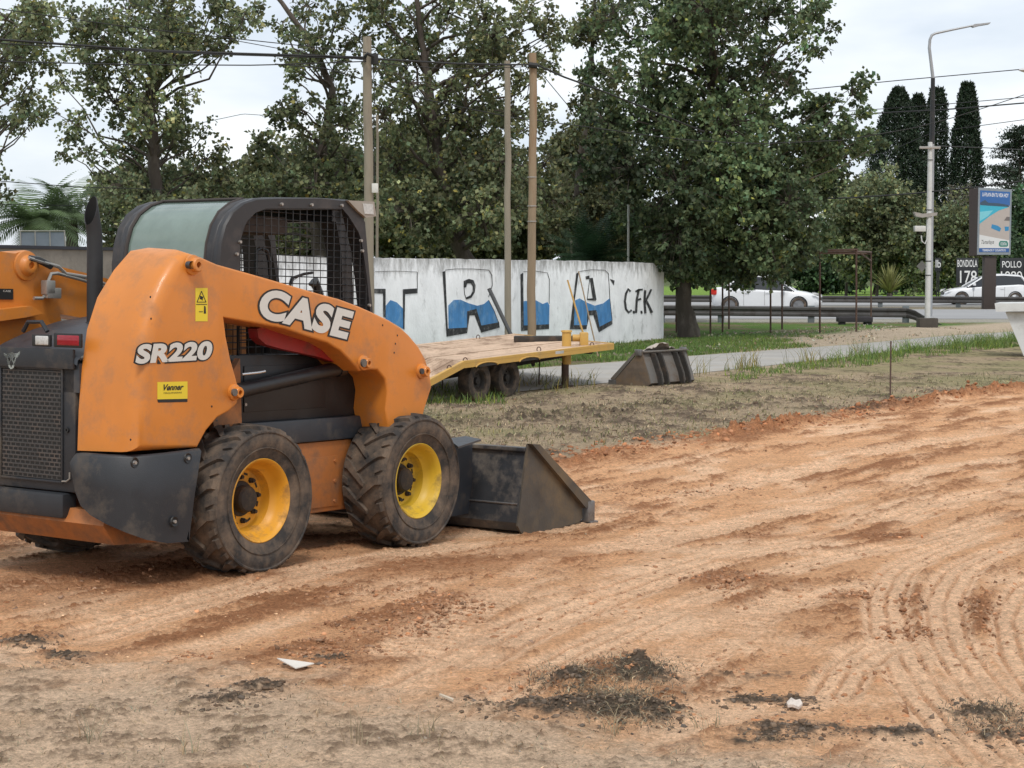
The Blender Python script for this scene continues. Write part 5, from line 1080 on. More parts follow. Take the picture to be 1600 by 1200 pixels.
s.f = [(0, 2, 4, 6, 8, 10, 12)[::-1], (1, 3, 5, 7, 9, 11, 13)]+[(2*i, 2*((i+1) % 7), 2*((i+1) % 7)+1, 2*i+1) for i in range(7)]; s.build('lamp_head', mGalv, lp_)
D = 40; b = at(1680, 490, D); l2 = empty('street_lamp', (b[0], D, 0)); tag(l2, 'street lamp reaching in from the right edge with only its white head showing', 'street lamp')
s = MB(); p = at(1680, 108, D); MB().tube([(0, 0, 0), (0, 0, p[2])], [.1, .06], 10).build('post', mGalv, l2)
q = at(1612, 110, D); MB().tube([(0, 0, p[2]), (q[0]-b[0]+.1, 0, q[2]+.04)], .03, 8).build('arm', mGalv, l2)
s = MB(); c_ = Vector((q[0]-b[0], 0, q[2])); s.lathe([(0, -.05), (.10, -.04), (.16, 0), (.14, .04), (.06, .09), (0, .10)], 20, O=(0, 0, 0), ax='z'); s.v = [(c_.x+v[0]*1.9, v[1], c_.z+v[2]) for v in s.v]; s.build('lamp_head', mat('lamp_white', (.6, .6, .6), .4), l2)
# thin white post behind the wall, leaning sticks, stakes
D = 44; pz = at(982, 320, D); s = MB(); s.tube([(pz[0], D, 0), tuple(pz)], .03, 8); tag(s.build('white_post', mWhiteP), 'thin white post standing behind the right part of the wall', 'post')
for (a, b, D0, lab, m_) in (((887, 438), (910, 517), 30.5, 'left ochre stick leaning by the yellow jack', mat('ochre_stick', (.42, .25, .07), .7)), ((904, 424), (929, 533), 31, 'right longer thin brown stick leaning by the wall', mWoodB)):
    s = MB(); p, q = Vector(at(*a, D0+.6)), Vector(at(b[0]+ (b[0]-a[0])*.22, b[1]+(b[1]-a[1])*.22, D0)); q.z = max(q.z, .0); s.tube([p, q], .018 if 'ochre' in lab else .013, 6); tag(s.build('leaning_stick', m_), lab, 'stick', 'sticks leaning by the wall')
mRust = mat('rusty_steel', (.10, .06, .045), .85, var=.3)
for (px, top, bot, lab) in ((1391, 533, 624, 'thin rusty steel stake at the edge of the orange soil'), (842, 560, 604, 'short thin stake beside the yellow jack of the trailer'), (691, 570, 612, 'thin stake seen beside the lift arm end, left of the trailer wheels')):
    g_ = G(px, bot); D0 = g_[1]; t_ = at(px+1, top, D0); s = MB(); s.tube([(g_[0], D0, 0), tuple(t_)], .011, 6); tag(s.build('steel_stake', mRust), lab, 'stake', 'thin stakes in the verge')

# ================================================================ TRAILER
tr = empty('flatbed_trailer', (-.3, 23.5, 0)); tag(tr, 'low yellow flatbed trailer with soil covered plank deck and twin wheels', 'trailer'); TO = Vector((-.3, 23.5, 0))
A_, B_, C_, D_ = Vector((-.63, 21.6, .486)), Vector((1.41, 24.6, .585)), Vector((0.0, 27.5, .615)), Vector((-2.05, 24.5, .50))
mDeck = mat('soiled_planks', (.56, .40, .28), .95, var=.2, vscale=5, dirt=(.28, .18, .115), dscale=2.6, dlo=.47, dhi=.62, bump=.01, bscale=20, stretch=(1, .35, 1))
mTrY = mat('trailer_yellow', (.56, .33, .075), .55, var=.1, vscale=5, dirt=(.32, .22, .11), dscale=5, dlo=.5, dhi=.8)
mTrDark = mat('trailer_dark', (.03, .026, .022), .8, var=.3, dirt=(.09, .06, .04), dscale=6)
e1 = (B_-A_); n1_ = 18
d = MB()
ax, ay = (B_-A_), (D_-A_)
R0 = A_-ax.normalized()*1.35+Vector((0, 0, -.33)); R1 = D_-ax.normalized()*1.35+Vector((0, 0, -.33))
npl = 13
for k in range(npl):                                # planks, along the deck, then down the tail
    t0, t1 = k/npl+.003, (k+1)/npl-.003; ins = .02
    dz = Vector((0, 0, random.uniform(-.004, .006)))
    pts = [A_+ay*t0+dz, B_+(C_-B_)*t0+dz, B_+(C_-B_)*t1+dz, A_+ay*t1+dz]; d.prism([p-TO for p in pts], (0, 0, .03))
    pts = [R0+(R1-R0)*t0+dz, A_+ay*t0+dz-ax*.003, A_+ay*t1+dz-ax*.003, R0+(R1-R0)*t1+dz]; d.prism([p-TO for p in pts], (0, 0, .03))
d.build('deck', mDeck, tr, smooth=0)
f = MB()
def rail(m, a, b, h=.09, w_=.05, drop=.0):
    t = (b-a).normalized(); n_ = Vector((t.y, -t.x, 0)).normalized()*w_; m.prism([a-TO+n_*0, b-TO, b-TO+n_, a-TO+n_], (0, 0, -h)); m.prism([a-TO-n_*.0+Vector((0, 0, .035)), b-TO+Vector((0, 0, .035)), b-TO+n_+Vector((0, 0, .035)), a-TO+n_+Vector((0, 0, .035))], (0, 0, -.033))
rail(f, A_, B_, .055); rail(f, R0, A_, .05); rail(f, B_, C_, .055); 
f.build('side_rail', mTrY, tr, smooth=0)
s = MB()
nrm_ = Vector((ax.y, -ax.x, 0)).normalized()
for t in (.22, .62): 
    for k in (0,):
        c0 = A_+ay*t; c1 = B_+(C_-B_)*t; s.prism([p-TO for p in (c0-Vector((0, 0, .02)), c1-Vector((0, 0, .02)), c1-Vector((0, 0, .14)), c0-Vector((0, 0, .14)))], nrm_*-.07)
for t in (.1, .35, .6, .85): c0 = A_+ax*t; c1 = D_+(C_-D_)*t; s.tube([c0-TO-Vector((0, 0, .05)), c1-TO-Vector((0, 0, .05))], .04, 6)
a = A_+ax.normalized()*-.6; 
s.prism([p-TO for p in (A_+ay*.32+Vector((0, 0, -.10)), A_+ay*.32-ax.normalized()*1.1+Vector((0, 0, -.24)), A_+ay*.32-ax.normalized()*1.1+Vector((0, 0, -.33)), A_+ay*.32+ax*.9+Vector((0, 0, -.2)), A_+ay*.32+ax*.9+Vector((0, 0, -.10)))], (0, .08, 0))
s.build('chassis', mTrDark, tr, smooth=0)
# deck is cut over the wheels: dark arches, then wheels
ty = MB(); prof = [(r*.86, a) for r, a in [(.15, .05), (.17, .01), (.24, .0), (.285, .015), (.30, .04), (.302, .10), (.30, .16), (.285, .185), (.2, .19)]]
def tw(c, ang):
    m = MB(); m.lathe(prof, 36); m2 = MB(); m2.lathe([(.134, .03), (.13, .035), (.115, .05), (.11, .075), (.05, .08), (.045, .04), (.0, .03)], 24)
    for k in range(5): a_ = k*2*math.pi/5; m2.lathe([(.01, .08), (.01, .06), (0, .058)], 6, O=(.085*math.cos(a_), 0, .085*math.sin(a_)))
    w1 = m.build('wheel', mTyre, tr, smooth=35); w1.location = c; w1.rotation_euler = (0, 0, ang); m2.build('rim', mTrDark, w1, smooth=35)
ang = math.atan2(ax.y, ax.x)
for (px, py, dd) in ((751, 597, 22.1), (797, 590, 22.8)):
    c = Vector(at(px, py+4, dd)); c.z = .235; tw(c-TO, ang); c2 = c+Vector((-ax.y, ax.x, 0)).normalized()*1.6; tw(c2-TO, ang+math.pi)
nout = Vector((ax.y, -ax.x, 0)).normalized()
for t0 in (.13, .40):                       # dark arched cut in the side rail over each wheel
    c0 = A_+ax*t0+nout*.052; u_ = ax.normalized(); pts = [c0+u_*(.24*math.cos(a_))+Vector((0, 0, -.060+.050*math.sin(a_))) for a_ in np.linspace(0, math.pi, 9)]
    m = MB(); m.prism([p-TO for p in pts], nout*.006); m.build('fender_arch', mTrDark, tr, smooth=0)
    m = MB(); m.tube([p-TO+nout*.006 for p in pts], .010, 6); m.build('fender_lip', mTrY, tr)
rings = ((727, 563), (842, 546), (925, 539), (702, 575), (747, 527))
for px, py in rings:
    dd = 21.62+3*(px-721)/234 if px != 747 else 25.6; p = Vector(at(px, py, dd))-TO; m = MB(); m.tube([p+Vector((math.cos(a_)*.026, 0, math.sin(a_)*.034)) for a_ in np.linspace(-.6, 3.74, 9)], .007, 5); m.build('lashing_ring', mRust, tr)
m = MB(); p = [Vector(at(x, y, 22.9+.0128*(x-870)))-TO for x, y in ((868, 549), (881, 547.5), (881, 552), (868, 553.5))]; m.prism(p, (0, .01, 0)); m.build('reflector', mClear, tr)
j = MB(); D = 24.2
def tp_(x, y, dd=24.2): return Vector(at(x, y, dd))-TO
jb = Vector(at(883, 600, D)); jx, jy = jb.x-TO.x, D-TO.y
j.tube([(jx, jy, -.0), (jx, jy, .36)], .052, 12); j.bbox((jx-.15, jy-.13, -.02), (jx+.12, jy+.13, .04), .01); j.build('jack_leg', mRust, tr)
j = MB(); j.tube([(jx+.02, jy, .34), (jx+.02, jy, .80)], .066, 14); j.lathe([(.08, .79), (.075, .815), (0, .82)], 12, O=(jx+.02, jy, 0), ax='z'); jk = j.build('jack_housing', mTrY, tr)
s = MB(); q = tp_(908, 524, 24.4); s.bbox((q.x-.02, q.y-.1, .55), (q.x+.10, q.y+.1, .78), .02); s.tube([(q.x-.12, q.y, .70), (q.x+.05, q.y, .70)], .05, 12); s.build('winch', mTrY, tr)
s = MB(); s.bbox((q.x-.95, q.y+.9, .60), (q.x+.05, q.y+1.2, .69), .02); s.build('tool_tray', mTrDark, tr)
s = MB(); s.prism([Vector(at(x, y, 23.6))-TO for x, y in ((830, 563), (836, 562), (836, 571), (832, 573), (829, 568))], (0, .05, 0)); s.build('mud_bracket', mTrDark, tr)
# loose bucket by the road
lb = empty('loader_bucket', (0, 0, 0)); tag(lb, 'rusty grey spare loader bucket lying on the verge by the road', 'bucket')
p0 = G(1017, 607); ba = math.radians(140); scl = .93
lb.location = (p0[0], p0[1], .02); lb.rotation_euler = (0, 0, ba); lb.scale = (1, 1, .87)
mBk2 = mat('old_bucket', (.17, .16, .145), .65, metal=.25, var=.3, vscale=5, dirt=(.12, .085, .06), dscale=5, dlo=.45, dhi=.7)
mBk3 = mat('old_bucket_side', (.13, .10, .075), .75, metal=.15, var=.3, dirt=(.18, .12, .07), dscale=6, dlo=.45, dhi=.7)
# local: x opening direction, y away from the near side plate (mirrored by the 172 degree turn)
hb = .54
b = MB(); wdt = 1.08
prof = [(.82, .0), (.10, .0), (-.0, .06), (.03, .2), (.16, .56), (.175, .55), (.045, .2), (.02, .08), (.11, .012), (.82, .012)]
b.prism([(x, -wdt, z) for x, z in prof], (0, wdt, 0)); bkt = b.build('bucket_shell', mBk2, lb, smooth=25)
for yy in (-wdt-.012, .0):
    s = MB(); s.prism([(x, yy, z) for x, z in ((-.0, .05), (.08, -.01), (.60, -.01), (.68, .05), (.62, .10), (.20, .55), (.155, .575))], (0, .012, 0)); s.build('side_plate', mBk3, bkt, smooth=0)
    s = MB(); s.prism([(x, yy-.01, z) for x, z in ((.19, .59), (.26, .57), (.69, .11), (.66, .05))], (0, .03, 0)); s.build('edge_bar', mBk2, bkt, smooth=0)
    s = MB(); s.bbox((.15, yy-.015, .50), (.25, yy+.04, .60), .008); s.build('corner_block', mSteelWorn, bkt)
    s = MB(); s.bbox((.60, yy-.012, -.01), (.72, yy+.035, .09), .008); s.build('side_cutter', mSteelWorn, bkt)
for y0 in (-.20, -.36, -.74, -.90):
    s = MB(); s.prism([(x, y0, z) for x, z in ((-.08, .03), (.0, .03), (.03, .2), (.155, .53), (.06, .53), (-.05, .2))], (0, .03, 0)); s.build('mounting_rib', mTrDark, bkt, smooth=0)
s = MB(); s.bbox((.10, -wdt, .55), (.22, .0, .572), .004); s.build('top_rail', mBk2, bkt)
cl_ = MB(); vs = []; N_ = 14
for i in range(N_):
    for k in range(8):
        u, v = i/(N_-1), k/7; vs.append((.16+.34*v+.03*math.sin(u*9), -.25-.6*u*(1-.1*v), .60+.10*math.exp(-((u-.45)/.25)**2)-.22*v*v+.02*math.sin(u*23+v*7)))
cl_.add(vs, [(i*8+k, i*8+k+1, i*8+9+k, i*8+8+k) for i in range(N_-1) for k in range(7)]); so = cl_.build('sacking', mat('pale_sacking', (.42, .37, .32), .9, var=.25, vscale=9, dirt=(.2, .16, .12), dscale=8), smooth=70)
so.location = lb.location; so.rotation_euler = lb.rotation_euler; so.scale = (1, 1, .87); so.modifiers.new('thick', 'SOLIDIFY').thickness = .006; tag(so, 'crumpled pale sacking draped over the top of the spare bucket', 'cloth')

# ================================================================ RUSTY FRAME, GUARDRAILS, CARS
fr = empty('rusty_frame', (8.0, 47, 0)); tag(fr, 'skeletal rusty frame of thin posts and top bars beside the large tree', 'frame'); FO = Vector((8.0, 47, 0))
for (px, bot, top) in ((1057, 521, 385), (1110, 522, 392), (1129, 520, 392), (1139, 515, 392), (1204, 521, 392), (1222, 519, 391), (1281, 522, 391), (1338, 521, 392), (1361, 507, 394)):
    g_ = G(px, bot); D0 = g_[1]; t_ = at(px, top, D0); s = MB(); s.tube([Vector((g_[0], D0, 0))-FO, Vector(t_)-FO], .027, 6); s.build('post', mRust, fr)
def fpt(px, py, bot): g_ = G(px, bot); return Vector(at(px, py, g_[1]))-FO
for a, b in (((1057, 388, 521), (1204, 394, 521)), ((1204, 394, 521), (1338, 394, 521)), ((1204, 392, 519), (1361, 394, 507)), ((1338, 393, 521), (1361, 394, 507)), ((1139, 393, 515), (1361, 397, 507)), ((1281, 391, 522), (1340, 390, 521)), ((1345, 396, 514), (1361, 408, 507))):
    s = MB(); s.tube([fpt(*a), fpt(*b)], .03, 6); s.build('top_bar', mRust, fr)
mRail = mat('guardrail_steel', (.085, .082, .08), .55, metal=.4, var=.12, vscale=1, dirt=(.06, .05, .045), dscale=2); mPost = mat('rail_post', (.16, .18, .19), .6, metal=.3)
def guardrail(label, pts, posts, D_post=.0, h=.31, zt_=.53):
    o = empty('guardrail', pts[0]); tag(o, label, 'guardrail', 'highway guardrails'); O_ = Vector(pts[0]); m = MB(); prof = [(0, .0), (.04, -.03), (.04, -.09), (.0, -.13), (.0, -.18), (.04, -.22), (.04, -.28), (0, -.31)]
    vs = []
    for p in pts:
        for (a, z) in prof: vs.append((p[0]-O_.x, p[1]-O_.y-a, p[2]-O_.z+z))
        for (a, z) in prof[::-1]: vs.append((p[0]-O_.x, p[1]-O_.y-a+.012, p[2]-O_.z+z))
    k_ = len(prof)*2; m.add(vs, [(i*k_+q, i*k_+(q+1) % k_, (i+1)*k_+(q+1) % k_, (i+1)*k_+q) for i in range(len(pts)-1) for q in range(k_)]); m.build('beam', mRail, o, smooth=25)
    for (x, y) in posts:
        s = MB(); s.bbox((x-O_.x-.1, y-O_.y+.02, -O_.z-.05), (x-O_.x+.1, y-O_.y+.14, .56-O_.z), .01); s.build('post', mPost, o)
D0 = 55; R_ = lambda px, py, D_: tuple(at(px, py, D_))
guardrail('near guardrail whose right end twists down into the ground by the white pole', [R_(900, 477, D0), R_(1100, 478, D0), R_(1300, 480, D0), R_(1416, 481, D0), R_(1430, 485, D0-.3), R_(1450, 497, D0-1), R_(1480, 511, D0-3), R_(1500, 518, D0-5), R_(1537, 516, D0-5.5)],
          [(at(px, 500, D0)[0], D0) for px in (940, 1034, 1127, 1268, 1416)])
guardrail('far guardrail running along the middle of the highway', [R_(-200, 462, 79), R_(500, 461, 79), R_(1000, 461, 79), R_(1300, 462, 79), R_(1620, 464, 79), R_(2000, 466, 79)], [(at(px, 470, 79)[0], 79) for px in range(400, 1700, 122)])
# cars
mCarW = mat('white_car_paint', (.72, .73, .74), .3, var=.02, coat=.5); mCarGlass = mat('car_glass', (.018, .021, .024), .08, var=.1, coat=.4); mTrim = mat('black_trim', (.015, .015, .016), .5)
mAlloy = mat('alloy', (.32, .32, .33), .35, metal=.7)
def car(label, loc, yaw, Lc, Hc, Wc, kind):
    o = empty('car', loc, yaw); tag(o, label, 'car', 'white cars on the highway'); hw = Wc/2
    if kind == 'sedan':
        bot = [(0, .45, .30), (.02, .35, .22), (.12, .3, .2), (.5, .3, .2), (.88, .3, .2), (.97, .33, .2), (1, .42, .25)]
        st = [(0, .78, .62, .40), (.015, .92, .80, .30), (.05, .97, .92, .22), (.14, .99, .97, .20), (.30, .94, 1, .20), (.5, .90, 1, .20), (.68, .88, 1, .20), (.74, .87, .99, .20), (.86, .80, .95, .20), (.95, .70, .86, .22), (.985, .60, .72, .26), (1, .48, .60, .34)]
        gh = [(.10, .985, .0), (.20, 1.24, .0), (.30, 1.42, 0), (.42, 1.475, 0), (.52, 1.45, 0), (.60, 1.36, 0), (.70, 1.08, 0), (.755, .88, 0)]
    else:
        st = [(0, .80, .70, .38), (.02, .98, .86, .28), (.08, 1.0, .95, .22), (.2, .97, 1, .20), (.4, .93, 1, .20), (.6, .88, 1, .2), (.72, .86, .99, .20), (.85, .78, .94, .20), (.95, .66, .84, .22), (.99, .55, .70, .28), (1, .46, .60, .34)]
        gh = [(.012, .98, 0), (.06, 1.30, 0), (.12, 1.44, 0), (.30, 1.485, 0), (.42, 1.47, 0), (.55, 1.34, 0), (.68, 1.02, 0), (.74, .87, 0)]
    s = MB(); vs = []; Lx = Lc
    for (t, zs, wf, zb) in st:
        x = (t-.5)*Lx; w_ = hw*wf
        for (yy, z) in ((-w_*.86, zb), (-w_*.99, zb+.08), (-w_*1.0, zb+(zs-zb)*.5), (-w_*.98, zs-.08), (-w_*.90, zs-.01), (-w_*.5, zs+.02), (w_*.5, zs+.02), (w_*.90, zs-.01), (w_*.98, zs-.08), (w_*1.0, zb+(zs-zb)*.5), (w_*.99, zb+.08), (w_*.86, zb)): vs.append((x, yy, z))
    n_ = 12; s.add(vs, [(i*n_+k, i*n_+(k+1) % n_, (i+1)*n_+(k+1) % n_, (i+1)*n_+k) for i in range(len(st)-1) for k in range(n_)]+[tuple(range(n_)), tuple((len(st)-1)*n_+k for k in range(n_))])
    bd = s.build('body', mCarW, o, smooth=40)
    def house(inset, dz, rng_, m, nm, zcut=None, top=False):
        s = MB(); vs = []
        for (t, z, _) in gh:
            x = (t-.5)*Lx; zb = .86; kz = (z-zb)/.62; wt = hw*(.93-.20*max(0, kz))-inset; wb_ = hw*.93-inset
            if top: vs += [(x, -wt*1.005, z-.075), (x, -wt*.97, z-.02+dz), (x, -wt*.6, z+dz+.005), (x, wt*.6, z+dz+.005), (x, wt*.97, z-.02+dz), (x, wt*1.005, z-.075)]
            else: vs += [(x, -wb_, zb-.06), (x, -wt, z-.03), (x, -wt*.9, z), (x, wt*.9, z), (x, wt, z-.03), (x, wb_, zb-.06)]
        a_, b_ = rng_; vs = vs[a_*6:(b_+1)*6]; N_ = b_-a_+1
        s.add(vs, [(i*6+k, i*6+(k+1) % 6, (i+1)*6+(k+1) % 6, (i+1)*6+k) for i in range(N_-1) for k in range(6)]+[tuple(range(6)), tuple((N_-1)*6+k for k in range(6))]); return s.build(nm, m, o, smooth=35)
    house(0, 0, (0, len(gh)-1), mCarGlass, 'windows'); house(-.012, .012, (1 if kind != 'sedan' else 1, len(gh)-3), mCarW, 'roof', top=True)
    def pil(t0, z0, t1, z1, wd=.05):
        for sg in (-1, 1):
            k0 = (z0-.86)/.62; k1 = (z1-.86)/.62; y0 = sg*(hw*(.93-.2*max(0, k0))+.008); y1 = sg*(hw*(.93-.2*max(0, k1))+.008); s = MB(); s.tube([((t0-.5)*Lx, y0, z0), ((t1-.5)*Lx, y1, z1)], wd/2, 6); s.build('pillar', mCarW, o)
    if kind == 'sedan': pil(.11, .95, .27, 1.36, .09); pil(.60, 1.34, .755, .87, .06)
    else: pil(.02, .95, .10, 1.38, .12); pil(.55, 1.33, .73, .87, .06)
    for t in (.40,):
        for sg in (-1, 1): s = MB(); s.tube([((t-.5)*Lx, sg*(hw*.93+.005), .88), ((t-.49)*Lx, sg*(hw*.74+.01), 1.44)], .02, 6); s.build('door_pillar', mTrim, o)
    for t in (.175, .80):
        for sg in (-1, 1):
            s = MB(); s.lathe([(.2, .0), (.22, -.01), (.29, -.0), (.305, .03), (.305, .19), (.28, .21)], 28); w_ = s.build('wheel', mTyre, o, smooth=40); w_.location = ((t-.5)*Lx, sg*(hw-.0), .305); w_.rotation_euler = (0, 0, 0 if sg < 0 else math.pi)
            s = MB(); s.lathe([(.205, .0), (.19, .015), (.05, .02), (0, .0)], 20); [s.prism([(.04*math.cos(a)-.02*math.sin(a), -.004, .04*math.sin(a)+.02*math.cos(a)), (.19*math.cos(a)-.015*math.sin(a), -.004, .19*math.sin(a)+.015*math.cos(a)), (.19*math.cos(a)+.015*math.sin(a), -.004, .19*math.sin(a)-.015*math.cos(a)), (.04*math.cos(a)+.02*math.sin(a), -.004, .04*math.sin(a)-.02*math.cos(a))], (0, .012, 0)) for a in np.arange(5)*1.2566]
            s.build('rim', mAlloy, w_)
            s = MB(); s.lathe([(.30, -.004), (.345, -.004), (.345, .02), (.30, .02)], 24, O=((t-.5)*Lx, sg*(hw+.002) if sg < 0 else hw-.012, .32)); s.build('wheel_arch', mTrim, bd)
    for sg in (-1, 1):
        s = MB(); s.bbox(((.66-.5)*Lx-.06, sg*(hw+.11)-.08, .93), ((.66-.5)*Lx+.08, sg*(hw+.11)+.06, 1.04), .03); s.build('mirror', mCarW, o)
        s = MB(); x = .5*Lx; s.add([(x-.36, sg*hw*.93, .80), (x-.10, sg*hw*.80, .73), (x-.02, sg*hw*.58, .68), (x-.005, sg*hw*.56, .60), (x-.06, sg*hw*.82, .62), (x-.30, sg*hw*.96, .71)], [(0, 1, 2, 3, 4, 5)]); hl_ = s.build('headlight', mClear, o, smooth=0); hl_.location = (.02, sg*.02, .01)
        s = MB(); x = -.5*Lx
        if kind == 'sedan': s.bbox((x-.01, sg*hw*.80-.11, .70), (x+.22, sg*hw*.80+.11, .93), .05)
        else: s.bbox((x-.0, sg*hw*.80-.11, .74), (x+.26, sg*hw*.80+.11, 1.0), .06)
        s.build('tail_light', mat('tail_red', (.55, .03, .02), .2), o)
    s = MB(); x = .5*Lx; s.bbox((x-.06, -.42, .47), (x+.008, .42, .62), .04); s.build('grille', mTrim, o)
    s = MB(); s.bbox((x-.04, -.24, .36), (x+.02, .24, .44), .01); s.build('number_plate', mClear, o)
    for t in (.30, .49, .665):
        for sg in (-1, 1): s = MB(); s.box(((t-.5)*Lx-.004, sg*hw-.004, .30), ((t-.5)*Lx+.004, sg*hw+.004, .86)); s.build('door_gap', mTrim, bd, smooth=0)
    for t in (.33, .52):
        for sg in (-1, 1): s = MB(); s.bbox(((t-.5)*Lx-.08, sg*(hw+.008)-.012, .76), ((t-.5)*Lx+.08, sg*(hw+.008)+.012, .79), .008); s.build('door_handle', mCarW, o)
    return o
c1 = G(1196, 490); car('white sedan half hidden by the foliage of the large tree, heading right', (c1[0], 67.5, .045), R(-12), 4.2, 1.475, 1.7, 'sedan')
c2 = at(1540, 470, 84); car('white hatchback heading left behind the billboard pillar', (c2[0], 84.3, .045), R(180-4), 4.05, 1.485, 1.7, 'hatch')
# billboard
D = 75.3; g_ = at(1546, 480, D); bi = empty('billboard', (g_[0], D, 0)); tag(bi, 'tall double sided advertising billboard with a blue beach poster on a dark pillar', 'billboard')
def ob(px, py, dy=0.): p = at(px, py, D+dy); return Vector((p[0]-g_[0], dy, p[2]))
mPil = mat('dark_brown_pillar', (.05, .037, .032), .7); z0 = ob(0, 400).z
s = MB(); s.bbox((-.27, -.1, 0), (.24, .3, z0), .01); s.build('pillar', mPil, bi)
tl, trr, brr, bl = ob(1529, 293, -.2), ob(1581, 296, -.2), ob(1579, 398, -.2), ob(1527, 398, -.2)
s = MB(); s.prism([tl, trr, brr, bl], (0, .3, 0)); fm = s.build('frame', mat('frame_grey', (.22, .25, .27), .5), bi, smooth=0)
s = MB(); s.prism([ob(1514, 295, .35), ob(1529, 293.5, -.17), ob(1527.5, 398, -.17), ob(1514, 400, .35)], (.5, .1, 0)); s.build('side_panel', mPil, bi, smooth=0)
yo = -.203
def bq(u, v, dy=0): return (tl*(1-u)+trr*u)*(1-v)+(bl*(1-u)+brr*u)*v+Vector((0, -.006-dy, 0))
def bpoly(nm, m, uv, dy=0): s = MB(); s.prism([bq(u, v, dy) for u, v in uv], (0, .002, 0)); return s.build(nm, m, fm, smooth=0)
pc = lambda n, c: mat('poster_'+n, c, .35, var=.04)
bpoly('poster', pc('sand', (.42, .37, .33)), ((.05, .04), (.95, .04), (.95, .96), (.05, .96)))
bpoly('poster_sky', pc('blue', (.03, .12, .33)), ((.05, .04), (.95, .04), (.95, .25), (.05, .25)), .003)
bpoly('poster_sea', pc('sea', (.04, .38, .50)), ((.05, .25), (.93, .27), (.62, .33), (.35, .42), (.05, .54)), .003)
bpoly('poster_shallows', pc('shallow', (.18, .52, .58)), ((.05, .36), (.45, .33), (.30, .42), (.05, .50)), .005)
bpoly('poster_palms', pc('palms', (.04, .08, .12)), ((.06, .22), (.2, .18), (.3, .22), (.6, .22), (.9, .24), (.94, .27), (.06, .26)), .006)
bpoly('poster_base', pc('white', (.62, .62, .60)), ((.05, .70), (.5, .74), (.95, .78), (.95, .90), (.05, .90)), .003)
bpoly('poster_foot', pc('foot', (.03, .10, .28)), ((.05, .90), (.95, .90), (.95, .96), (.05, .96)), .003)
for uv in (((.42, .54), (.60, .56), (.70, .60), (.66, .65), (.40, .60)), ((.80, .57), (.93, .57), (.93, .63), (.82, .64))): bpoly('poster_towel', pc('towel', (.03, .22, .42)), uv, .004)
bpoly('poster_parasol', pc('shade', (.15, .13, .12)), ((.78, .48), (.86, .42), (.95, .42), (.95, .48)), .004)
bpoly('poster_badge', pc('badge', (.05, .20, .16)), ((.64, .82), (.68, .79), (.88, .79), (.92, .82), (.92, .86), (.88, .88), (.68, .88), (.64, .86)), .005)
mPT = pc('text', (.7, .7, .7))
decal('LA PLAYA EN TU VIDA HOY', bq(.12, .125, .004), bq(.90, .125, .004), bq(.12, .07, .004), 'poster_lettering', mPT, fm, offset=.02)
decal('TERRENOS Y COUNTRYS', bq(.15, .948, .004), bq(.85, .948, .004), bq(.15, .918, .004), 'poster_lettering', mPT, fm, offset=.02)
decal('COSTA', bq(.69, .855, .007), bq(.87, .855, .007), bq(.69, .815, .007), 'poster_lettering', mPT, fm, offset=.02)
decal('Tamahaya', bq(.10, .86, .005), bq(.48, .855, .005), bq(.12, .78, .005), 'poster_lettering', mBlackVinyl, fm, shear=.3)
# price boards
mChalkB = mat('black_board', (.018, .02, .022), .7, var=.2); mChalk = mat('chalk_white', (.72, .72, .70), .8)
def board(label, x0, y0, x1, y1, D, texts, posts=True):
    g_ = at((x0+x1)/2, 470, D); o = empty('price_board', (g_[0], D, 0)); tag(o, label, 'sign', 'black hand painted price boards')
    def q(px, py, dy=0): p = at(px, py, D); return Vector((p[0]-g_[0], dy, p[2]))
    s = MB(); a, b = q(x0, y1), q(x1, y0); s.bbox((a.x, 0, a.z), (b.x, .03, b.z), .004); bd = s.build('panel', mChalkB, o)
    for xx in (a.x+.1, b.x-.14): s = MB(); s.bbox((xx, .032, 0), (xx+.06, .09, a.z+.3), .005); s.build('leg', mTrim, o)
    for (t, bx, by, ex, ty) in texts: decal(t, q(bx, by, -.004), q(ex, by, -.004), q(bx, ty, -.004), 'lettering', mChalk, bd, offset=.005)
board('black price board reading BONDIOLA 178, left of the billboard pillar', 1494, 403, 1529, 446, 95, [('BONDIOLA', 1496, 417, 1527, 406), ('178', 1500, 442, 1526, 423)])
board('black price board reading POLLO 1080, right of the billboard pillar', 1562, 403, 1600, 446, 95, [('POLLO', 1566, 418, 1596, 408), ('1080', 1564, 437, 1597, 424)])
board('small narrow price board with white letters, left of the other two boards', 1461, 403, 1471, 424, 97, [('lb', 1462, 418, 1470, 406)])
# white tapered trough end at the right edge
D = 33; s = MB(); s.prism([tuple(at(x, y, D)) for x, y in ((1554, 474), (1680, 473), (1680, 486), (1556, 487))], (.5, 1.4, 0)); 
wt_ = s.build('slab', mWhiteP, smooth=0); ro_ = empty('white_trough', (0, 0, 0)); wt_.parent = ro_
s = MB(); p = [Vector(at(x, y, D+.15)) for x, y in ((1571, 487.5), (1680, 487.5), (1680, 545), (1600, 536))]; p[2].z = p[3].z = 0.02; s.prism(p, (.42, 1.1, 0)); s.build('tapered_body', mWhiteP, ro_, smooth=0)
tag(ro_, 'white tapered concrete block with a flat slab top at the right edge', 'block')
